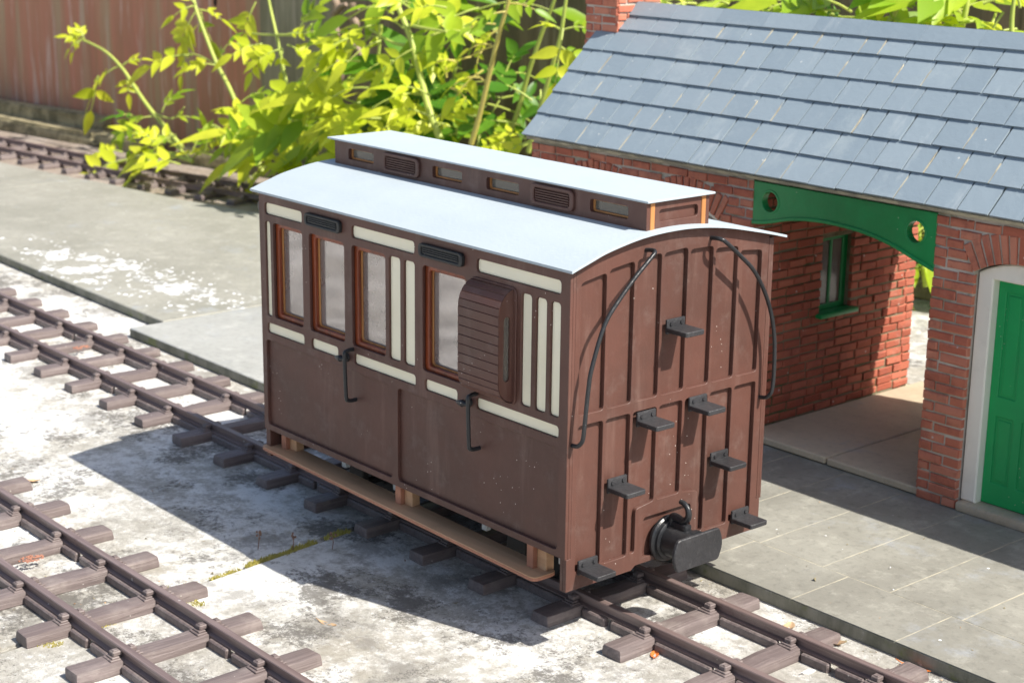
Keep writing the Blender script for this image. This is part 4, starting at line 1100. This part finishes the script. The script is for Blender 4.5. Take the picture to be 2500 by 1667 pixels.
plant('climber sprawling over the rails of the curved track behind the grey platform', 37.6,
      [(.24, [(470, 395), (400, 375), (330, 385), (262, 408), (196, 432)]), (.2, [(470, 395), (420, 350), (370, 335)]), (.2, [(600, 400), (555, 350), (512, 300)], 3)],
      [(440, 375, 182, 130, 0), (405, 345, 200, 110, 0), (430, 350, 160, 90, 0), (330, 388, 196, 150, 0), (440, 402, 175, 100, 0), (312, 400, 255, 62, 0), (362, 345, 150, 75, 0), (470, 370, 60, 70, 1), (380, 360, 120, 70, 0),
       (250, 420, 210, 100, 0), (470, 390, 40, 80, 0), (430, 330, 210, 80, 1), (500, 370, 80, 80, 1), (520, 380, 170, 110, 0), (300, 372, 170, 70, 0), (350, 400, 240, 70, 1), (400, 395, 200, 110, 0), (560, 370, 60, 90, 1), (330, 440, 250, 45, 1)], auto=False)
plant('thin upright climber stem with paired leaves in front of the grey fence post', 41.5,
      [(.26, [(735, 420), (722, 330), (705, 232), (690, 160), (676, 90), (660, 20), (652, -25)]), (.15, [(690, 86), (640, 85), (615, 82)]), (.15, [(690, 86), (730, 84), (760, 60)])],
      [(625, 5, 245, 100, 0), (640, 108, 195, 100, 0), (650, 120, 232, 85, 0), (690, 120, 200, 80, 0), (690, 125, 265, 62, 0), (700, 85, 8, 62, 0), (728, 84, 48, 120, 1), (700, 110, -20, 70, 0), (735, 90, 20, 70, 1), (690, 225, 205, 90, 1), (700, 228, 20, 95, 1),
       (745, 330, 80, 90, 1), (760, 372, 212, 130, 0), (792, 330, 240, 110, 1), (720, 392, 200, 110, 0), (690, 380, 215, 95, 0), (740, 300, 150, 90, 2), (800, 300, 60, 110, 1), (690, 300, 120, 80, 2), (760, 395, 170, 120, 0), (720, 330, 30, 80, 1), (660, 345, 190, 80, 1)],
      [(640, 340, 790, 405, 7, 0, -1, 1.5)], auto=False)
plant('thick climber behind the clerestory with the largest yellow leaves', 40.5,
      [(.42, [(1075, 340), (1050, 275), (1034, 217), (1008, 112), (990, 61), (965, 0), (955, -30)]), (.22, [(930, 60), (925, 140), (928, 190)]), (.2, [(1010, 112), (960, 105), (900, 70)]), (.2, [(1000, 62), (1040, 70), (1090, 78)])],
      [(930, 62, 204, 175, 0), (905, 92, 216, 165, 0), (1010, 55, 18, 155, 0), (1050, 88, 8, 130, 1), (880, 190, 201, 175, 0), (800, 200, 202, 120, 0), (840, 150, 230, 110, 0), (765, 215, 195, 130, 0), (1040, 228, 193, 185, 0), (1050, 235, 158, 110, 0),
       (1060, 290, 22, 100, 0), (1055, 290, 200, 160, 0), (1050, 285, 172, 130, 0), (1062, 300, 320, 70, 0), (960, 105, 160, 100, 0), (985, 70, 150, 90, 0), (1000, 112, 330, 100, 0), (1010, 120, 205, 120, 0), (930, 130, 250, 90, 0), (930, 180, 330, 90, 1), (1020, 60, 80, 60, 0), (960, 35, 170, 90, 1), (870, 120, 180, 110, 0), (850, 95, 205, 120, 0, -2), (930, 100, 215, 130, 0, -2), (880, 150, 190, 120, 0, -1.5), (800, 250, 200, 110, 0, -1), (900, 215, 195, 130, 0, -1.5), (970, 150, 200, 100, 0, -1), (930, 290, 190, 120, 0, -2), (1010, 330, 185, 120, 0, -2), (860, 300, 200, 110, 0, -1), (790, 160, 210, 100, 0, -1), (1090, 20, 170, 100, 0, -1), (1000, 20, 160, 90, 0, -1),
       (1010, 300, 190, 140, 0), (960, 320, 200, 120, 0), (1100, 310, 170, 110, 0), (880, 250, 210, 130, 0), (940, 255, 20, 100, 1)],
      [(810, 220, 1010, 330, 6, 0, -.5, 2), (840, 230, 1130, 345, 9, 1, 2, 4)], auto=False)
plant('yellow ageing cane leaning right of centre with small round leaflets', 41.0,
      [(.30, [(1150, 352), (1163, 310), (1178, 253), (1200, 160), (1214, 101), (1228, 50), (1240, 10), (1246, -20)]), (.10, [(1214, 110), (1180, 122), (1145, 140)]), (.1, [(1190, 205), (1160, 180)])],
      [(1200, 110, 192, 72, 0), (1180, 120, 250, 50, 0), (1150, 140, 200, 70, 0), (1180, 172, 214, 120, 0), (1170, 190, 190, 90, 0), (1110, 150, 175, 60, 0), (1090, 190, 100, 50, 0), (1100, 215, 330, 62, 0), (1235, 30, 200, 80, 1), (1215, 75, 215, 60, 0), (1240, 10, -10, 90, 1), (1210, 60, 180, 110, 1)], stem='cane', auto=False)
plant('shaded deep green climber on the dark fence between the cane and the station', 45.2,
      [(.28, [(1230, 365), (1265, 270), (1290, 180), (1320, 90), (1350, 10), (1358, -20)]), (.2, [(1100, 330), (1110, 180), (1140, 60)])],
      [(1235, 178, 62, 95, 2), (1238, 180, 5, 100, 2), (1235, 185, 300, 90, 2), (1230, 180, 175, 80, 2), (1228, 185, 235, 95, 2), (1225, 240, 2, 120, 2), (1220, 245, 242, 110, 2), (1222, 240, 170, 90, 2), (1150, 222, 200, 130, 2), (985, 190, 300, 95, 2), (1320, 220, 270, 130, 2), (1310, 190, 10, 90, 2), (1160, 60, 20, 100, 1), (1140, 50, 190, 120, 1), (1190, 300, 200, 130, 1), (1170, 320, 20, 90, 1), (1245, 300, 250, 100, 1)],
      [(1000, 130, 1160, 300, 9, 2, -.5, 1), (930, 0, 1180, 60, 8, 1, -2, 1), (1170, 200, 1300, 340, 6, 2, -.5, .5)], auto=False)
plant('pale climber stem beside the chimney with one hanging seven leaflet leaf', 41.8,
      [(.26, [(1290, 372), (1320, 262), (1352, 150), (1370, 80), (1382, 0), (1386, -25)])],
      [(1375, 70, 264, 165, 0, -.5), (1380, 72, 5, 80, 1), (1370, 75, 165, 60, 0), (1300, 345, 200, 90, 0), (1255, 350, 190, 80, 0), (1285, 340, 160, 80, 0), (1360, 110, 330, 80, 1), (1270, 362, 20, 70, 1), (1225, 358, 175, 70, 0)], auto=False)
plant('bright climber showing above the ridge near the chimney end of the station roof', 44.0,
      [(.26, [(1760, 90), (1800, 40), (1830, -10)]), (.2, [(1640, 60), (1660, 20), (1690, -25)])],
      [(1700, 10, 190, 110, 0), (1640, 12, 175, 90, 0), (1840, 0, 240, 90, 0), (1850, 8, 300, 90, 0), (1835, 5, 265, 80, 0), (1815, 20, 200, 80, 0), (1870, 15, 330, 80, 1), (1930, 8, 200, 100, 1), (1740, 20, 20, 80, 1), (1780, 12, 160, 70, 1), (1600, 20, 20, 70, 1)],
      [(1580, 0, 1800, 40, 5, 1, .5, 2.5)], auto=False)
plant('broad leaved climber showing above the right end of the station roof ridge', 44.5,
      [(.32, [(2140, 110), (2180, 40), (2210, -25)]), (.3, [(2330, 120), (2355, 40), (2365, -25)]), (.24, [(2475, 140), (2470, 60), (2478, -20)])],
      [(2050, 28, 190, 140, 1), (2100, 40, 205, 130, 0), (2205, 12, 200, 140, 0), (2235, 42, 210, 120, 0), (2300, 22, 280, 110, 1), (2380, 52, 203, 140, 0), (2450, 30, 250, 140, 0), (2482, 72, 190, 130, 0), (2330, 62, 170, 110, 0), (2260, 5, 20, 90, 0), (2150, 20, 30, 110, 1), (2400, 10, 10, 100, 0), (2490, 20, 120, 80, 0), (2430, 90, 200, 130, 1), (2290, 80, 185, 130, 1), (2000, 20, 170, 110, 1), (2060, 60, 160, 90, 2), (2350, 20, 100, 70, 0)],
      [(1960, -10, 2500, 110, 16, 1, .5, 3)], auto=False)
plant('climber behind the station seen through the round hole and the archway gap', 51.5,
      [(.3, [(2262, 700), (2250, 620), (2240, 540)])],
      [(2240, 600, 200, 110, 0), (2255, 590, 250, 120, 0), (2260, 640, 210, 110, 1), (2270, 560, 200, 120, 0), (2235, 570, 30, 110, 0), (2250, 660, 160, 90, 2), (2290, 640, 190, 100, 2)],
      [(2210, 540, 2300, 680, 10, 1, -.5, 1)], auto=False)
# dry twisted twigs on the grey post
tb = MB()
for pts in ([(812, -10), (822, 20), (815, 45), (822, 80), (812, 130), (835, 170), (822, 220), (800, 260), (805, 300)], [(860, 10), (858, 45), (870, 60), (850, 95), (880, 130), (870, 190), (830, 220)], [(822, 28), (845, 10)], [(850, 45), (875, 22)]):
    sp5 = spline([at(a, c, 46.6) for a, c in pts], 5); k = len(sp5)
    tb.tube([p+Vector((R.uniform(-.1, .1), 0, R.uniform(-.1, .1))) for p in sp5], [.36*(1-.6*i/k) for i in range(k)], 7)
tag(tb.build('dry_vine', 'twig', None, at(805, 300, 46.6), ang=60), 'pale dead twisted vine stems hanging on the grey fence post', 'dead vine')

# ================================================================== SMALL THINGS ON THE GROUND
def spikes(b, p, r_, n, h):
    for k in range(n):
        a = R.uniform(0, 2*PI); q = p+Vector((math.cos(a), math.sin(a), 0))*r_*math.sqrt(R.random())
        hh = h*R.uniform(.2, .55); t = q+Vector((R.uniform(-.08, .08), R.uniform(-.08, .08), hh)); s_ = R.uniform(.025, .05)
        b.add([q+Vector((s_, 0, -.03)), q+Vector((-s_*.5, s_*.87, -.03)), q+Vector((-s_*.5, -s_*.87, -.03)), t], [(0, 1, 3), (1, 2, 3), (2, 0, 3)])
mo = MB()
for ya, yb, dens, h in ((-5.6, -4.4, 60, .15), (-3.9, -1.6, 110, .24), (-1.5, -.5, 140, .34), (-8.6, -6.4, 90, .18), (-13.6, -9.2, 55, .18), (.2, 1.2, 120, .34), (2.6, 4.6, 60, .25)):
    y = ya
    while y < yb:
        if R.random() < .85: spikes(mo, Vector((jx(y, 0)+R.uniform(-.12, .12), y, ZG)), R.uniform(.12, .26), int(dens*.45), h)
        y += .22
for x, y in ((-13.0, -10.9), (-12.8, -12.2), (-12.4, -7.2), (-13.6, -7.3), (-12.5, -13.2)): 
    for k in range(4): spikes(mo, Vector((x+R.uniform(-.5, .5), y+R.uniform(-.3, .3), ZG+.02)), .22, 45, .2)
tag(mo.build('moss', 'moss', None, (-14, -4, ZG), ang=10), 'olive and yellow moss growing along the concrete joint', 'moss', kind='stuff')
def scrap(name, mt, x, y, z, ln, wd, rot, label, cat, curl=.5, rot2=0):
    b = MB(); vs = []; nx, ny = 8, 4
    for i in range(nx+1):
        t = i/nx; w_ = wd*math.sin(PI*(.06+.9*t))**.7
        for j in range(ny+1):
            s_ = j/ny-.5; vs.append(Vector(((t-.5)*ln, s_*w_, .06+curl*ln*((t-.5)**2)*.9+abs(s_)*w_*.7*curl+R.uniform(-.02, .02))))
    fs = [(i*(ny+1)+j, i*(ny+1)+j+1, (i+1)*(ny+1)+j+1, (i+1)*(ny+1)+j) for i in range(nx) for j in range(ny)]
    rm = Matrix.Rotation(rot, 3, 'Z') @ Matrix.Rotation(rot2, 3, 'X')
    vs = [rm @ v for v in vs]; lo = min(v.z for v in vs)
    b.add([v+Vector((x, y, z-lo+.01)) for v in vs], fs)
    b.tube([rm @ Vector((-.5*ln, 0, .08+curl*ln*.2))+Vector((x, y, z-lo)), rm @ Vector((-.72*ln, .03, .1+curl*ln*.3))+Vector((x, y, z-lo))], .02, 5)
    return tag(b.build(name, mt, None, (x, y, z), ang=180), label, cat)
scrap('fallen_leaf', 'deadleaf', 1.75, 2.75, ZG, .62, .3, 2.3, 'bright orange leaf scrap beside the near rail in front of the coach', 'leaf')
scrap('fallen_leaf', 'tanleaf', 5.1, 8.3, ZG, .95, .4, .4, 'curled tan leaf lying at the foot of the paved platform edge', 'leaf', .9)
scrap('fallen_leaf', 'deadleaf', 8.2, 9.0, ZG, 1.1, .3, .2, 'long reddish leaf tucked under the paved platform edge', 'leaf', .4)
scrap('fallen_leaf', 'tanleaf', 3.2, 8.2, ZG, .7, .4, 2.0, 'pale dry leaf scrap between the far rail and the platform', 'leaf', .6)
scrap('fallen_leaf', 'tanleaf', -7.6, -4.6, ZG, .8, .25, .3, 'thin tan leaf lying on the sunlit concrete near the coach shadow', 'leaf', .3)
scrap('fallen_leaf', 'tanleaf', -28.3, -6.2, ZG, .6, .3, .9, 'small brown leaf on the concrete beside the front track', 'leaf', .8)
scrap('fallen_leaf', 'deadleaf', -33.5, -6.3, ZG, 1.0, .6, 1.9, 'crumpled brown leaf cluster on the concrete at the left edge', 'leaf', .9)
scrap('feather', 'feather', 6.0, 5.9, ZG, .5, .16, 1.3, 'small white feather standing between the rails at lower right', 'feather', .3, 1.0)
gr = MB()
for k in range(900):
    z_ = R.random()
    if z_ < .3: x, y, z = R.uniform(-2, 16), R.uniform(8.55, 9.25), ZG
    elif z_ < .5: x, y, z = R.uniform(-48, 14), R.uniform(1.6, 8.4), ZG
    elif z_ < .8: x, y, z = R.uniform(-40, 8), R.uniform(-15, 1.5), ZG
    elif z_ < .9: x, y, z = jx(0, 0)+R.uniform(-.5, .5), R.uniform(-14, 1), ZG
    else: x, y, z = R.uniform(-12, 12), R.uniform(10, 21), ZP
    s_ = R.uniform(.02, .05) if R.random() < .9 else R.uniform(.05, .10)
    pts = [Vector((R.uniform(-1, 1)*s_*1.4, R.uniform(-1, 1)*s_*1.4, R.uniform(0, 1.1)*s_))+Vector((x, y, z)) for _ in range(4)]
    gr.add(pts, [(0, 1, 2), (0, 1, 3), (1, 2, 3), (0, 2, 3)], R.choice((0, 0, 1, 2)))
tag(gr.build('grit', ['stone', 'feather', 'tanleaf'], None, (0, 0, ZG), ang=10), 'crumbs of grit and bark scattered over the concrete and paving', 'grit', kind='stuff')
for i, (x, y, h) in enumerate(((-15.3, -2.7, .75), (-14.3, -1.7, .7), (-13.4, -.4, .7))):
    b = MB(); tip = Vector((x+R.uniform(-.2, .2), y, ZG+h))
    b.tube([(x, y, ZG-.02), (x+.05, y+.03, ZG+h*.5), tip], [.02, .02, .015], 5)
    for k in range(7):
        c = tip+Vector((R.uniform(-.12, .12), R.uniform(-.12, .12), R.uniform(-.25, .08))); b.cbox(c.x-.035, c.x+.035, c.y-.035, c.y+.035, c.z-.045, c.z+.045, .015)
    tag(b.build('red_sprig', 'red', None, (x, y, ZG), ang=40), ('red seedling sprig furthest left of the mossy joint in the coach shadow', 'red seedling sprig in the middle of the row by the mossy joint', 'red seedling sprig nearest the shaded sleeper end by the moss')[i], 'seedling', 'red sprigs by the mossy joint')
for x, y, lb in ((-19.1, -10.6, 'orange lichen patch on a front track sleeper'), (-46.5, 5.3, 'orange lichen patch on a sleeper left of the coach')):
    b = MB()
    for k in range(60):
        a = R.uniform(0, 2*PI); q = math.sqrt(R.random()); c = (x+.32*q*math.cos(a), y+.5*q*math.sin(a))
        b.cbox(c[0]-.04, c[0]+.04, c[1]-.04, c[1]+.04, ZS-.04, ZS-.01+R.uniform(0, .02), .01)
    tag(b.build('lichen', 'lichen', None, (x, y, ZS)), lb, 'lichen')
